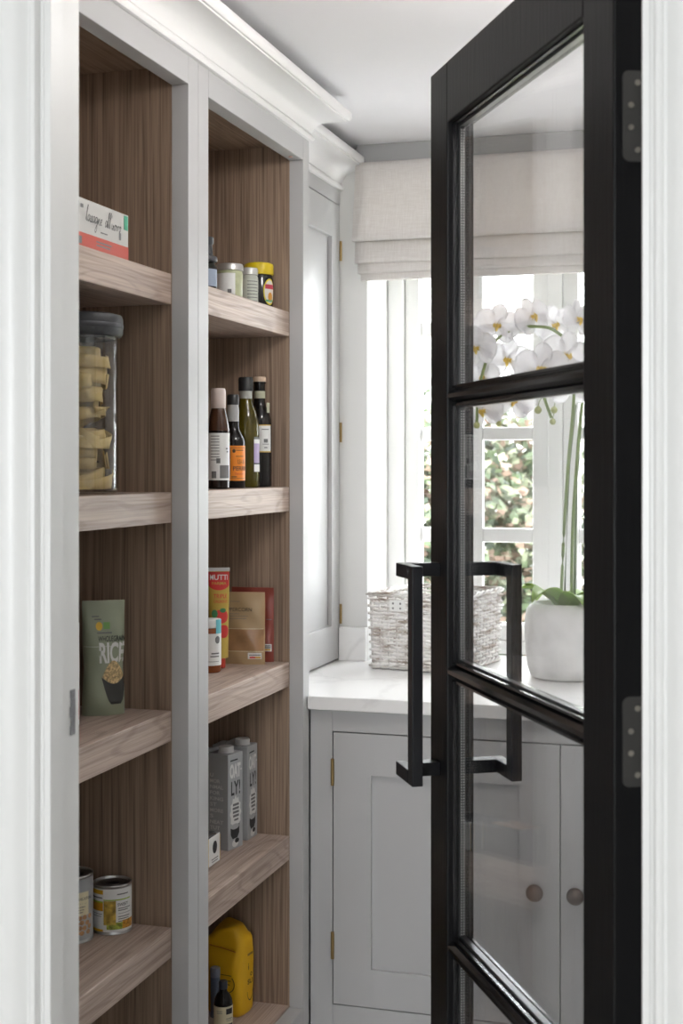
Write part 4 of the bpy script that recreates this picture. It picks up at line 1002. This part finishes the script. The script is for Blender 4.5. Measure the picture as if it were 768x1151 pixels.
part('fold_line', MB().tube([Vector((-.039, .03, .152)), Vector((-.0395, .0, .150)), Vector((-.0385, -.034, .144))], .0011, 6), flat('fold_orange', (.55, .17, .01)), fb)
gy = 2.797; gx = tanx(251) * gy
g = vessel('extract_bottle', 'tiny dark bottle with a cream label beside the yellow bag', 'bottle', gx, gy, SH[4], [(.0001, .0005), (.0185, .0005), (.0200, .003), (.0200, .058), (.0185, .068), (.0135, .078), (.0085, .083), (.0078, .090), (.0001, .090)], DARKG)
part('cap', MB().lathe([(.0080, .0885), (.0092, .0892), (.0092, .1035), (.0080, .1055), (.0001, .1055)], 24), flat('cap_blue_black', (.03, .035, .05), .35), g, smooth=True)
patch('label', cyl(.0200), -.028, .032, .006, .056, CREAM, g, 18); fl3 = cyl(.0200, .0008)
patch('dark_panel', fl3, .006, .022, .040, .052, INK, g, 5, 2); patch('dark_panel', fl3, .004, .024, .010, .020, INK, g, 5, 2); lines('small_print', fl3, [(-.014, -.002, .046, .047), (-.014, -.002, .042, .043), (.006, .022, .030, .0315), (.006, .02, .026, .027)], INKG, g)
gy = 2.86; gx = tanx(242) * gy
g = vessel('spice_tube', 'slim blue-grey tube beside the yellow bag on the bottom shelf', 'tube', gx, gy, SH[4], [(.0001, .0005), (.0100, .0005), (.0105, .002), (.0105, .088), (.0001, .088)], flat('tube_blue', (.10, .13, .19), .4), 24)
part('cap', MB().lathe([(.0106, .0878), (.011, .0885), (.011, .106), (.0095, .108), (.0001, .108)], 24), flat('tube_cap', (.2, .23, .3), .4), g, smooth=True)

# ================================================================== garden beyond the window
tag(part('ground', MB().box(-12, 6, 7.0, 20, -.3, -.2), mat('lawn', (.16, .19, .08), .9, var=.3, vscale=3)), 'lawn beneath the garden shrubs', 'lawn', kind='structure')
tag(part('reflector', MB().box(-12, 6, 3.95, 6.99, -.3, -.2), mat('pale_paving', (.72, .70, .68), .8, var=.1, vscale=2)), 'unseen pale paved patio outside the window', 'reflector', kind='structure')  # unseen bright paving, added to bounce neutral daylight up to the pantry ceiling
def shrub(label, cx, cy, rx, ry, h, cols, n, seed):
    rnd = random.Random(seed)
    t = thing('garden_shrub', label, 'shrub', (cx, cy, -.2), group='shrubs beyond the window')
    part('stem', MB().tube([(0, 0, 0), (.03, 0, h * .3), (0, .05, h * .6)], [.05, .035, .015], 8), mat('bark', (.12, .09, .06), .9), t)
    packs = [MB() for _ in cols]
    for k in range(n):
        a = rnd.uniform(0, 2 * PI); z = rnd.uniform(-1, 1); q = rnd.uniform(.35, 1.0) ** .7; s = math.sqrt(1 - z * z)
        bump = 1 + .13 * math.sin(5 * a + 3 * z) + .1 * math.sin(9 * z + 2 * a)
        c = Vector((rx * s * math.cos(a) * q * bump, ry * s * math.sin(a) * q * bump, h * .52 + h * .48 * z * q * bump))
        if c.z < .05: c.z = .05 + rnd.random() * .1
        d = Vector((rnd.uniform(-1, 1), rnd.uniform(-1, 1), rnd.uniform(-.6, .9))).normalized(); e = d.cross(Vector((rnd.uniform(-1, 1), rnd.uniform(-1, 1), 1))).normalized()
        l = rnd.uniform(.045, .085); w = l * .36
        packs[rnd.randrange(len(cols))].add([c, c + d * l * .5 + e * w, c + d * l, c + d * l * .5 - e * w], [(0, 1, 2, 3)])
    for m, mb in zip(cols, packs):
        o = part('foliage', mb, m, t); o['kind'] = 'stuff'
LG = [mat('leaf_green', (.10, .135, .075), .5, transl=.25), mat('leaf_deep', (.05, .068, .045), .5, transl=.2), mat('leaf_pale', (.22, .24, .16), .5, transl=.3), mat('leaf_russet', (.24, .17, .13), .5, transl=.3)]
shrub('dense green shrub with russet leaves outside the window, beside the pale one', -1.75, 8.0, .95, .8, 2.05, LG, 18000, 1)
shrub('pale green shrub outside the window', -4.0, 8.3, 1.0, .8, 1.95, [LG[0], LG[2], LG[1]], 9000, 2)
shrub('dark green shrub outside the window, hidden behind the black door', 0.5, 8.4, 1.0, .8, 1.9, [LG[1], LG[0]], 5000, 3)
nh = thing('neighbour_house', 'white weatherboarded house beyond the shrubs', 'house', (-3.5, 14, -.2))
mb = MB()
for k in range(22):
    z = k * .2
    mb.add([(-5, -.03, z), (5, -.03, z), (5, .0, z + .2), (-5, .0, z + .2), (-5, .0, z), (5, 0, z)], [(0, 1, 2, 3), (0, 4, 5, 1)])
o = part('weatherboards', mb, mat('white_boards', (.8, .8, .78), .7), nh)
part('house_wall', MB().box(-5, 5, .001, 4, 0, 4.4), mat('house_wall', (.75, .75, .73), .8), nh)
part('roof', MB().add([(-5.3, -.4, 4.35), (5.3, -.4, 4.35), (5.3, 2, 6.2), (-5.3, 2, 6.2), (-5.3, 4.4, 4.35), (5.3, 4.4, 4.35)], [(0, 1, 2, 3), (3, 2, 5, 4), (0, 3, 4), (1, 5, 2), (0, 4, 5, 1)]), mat('slate_roof', (.22, .22, .24), .7), nh)
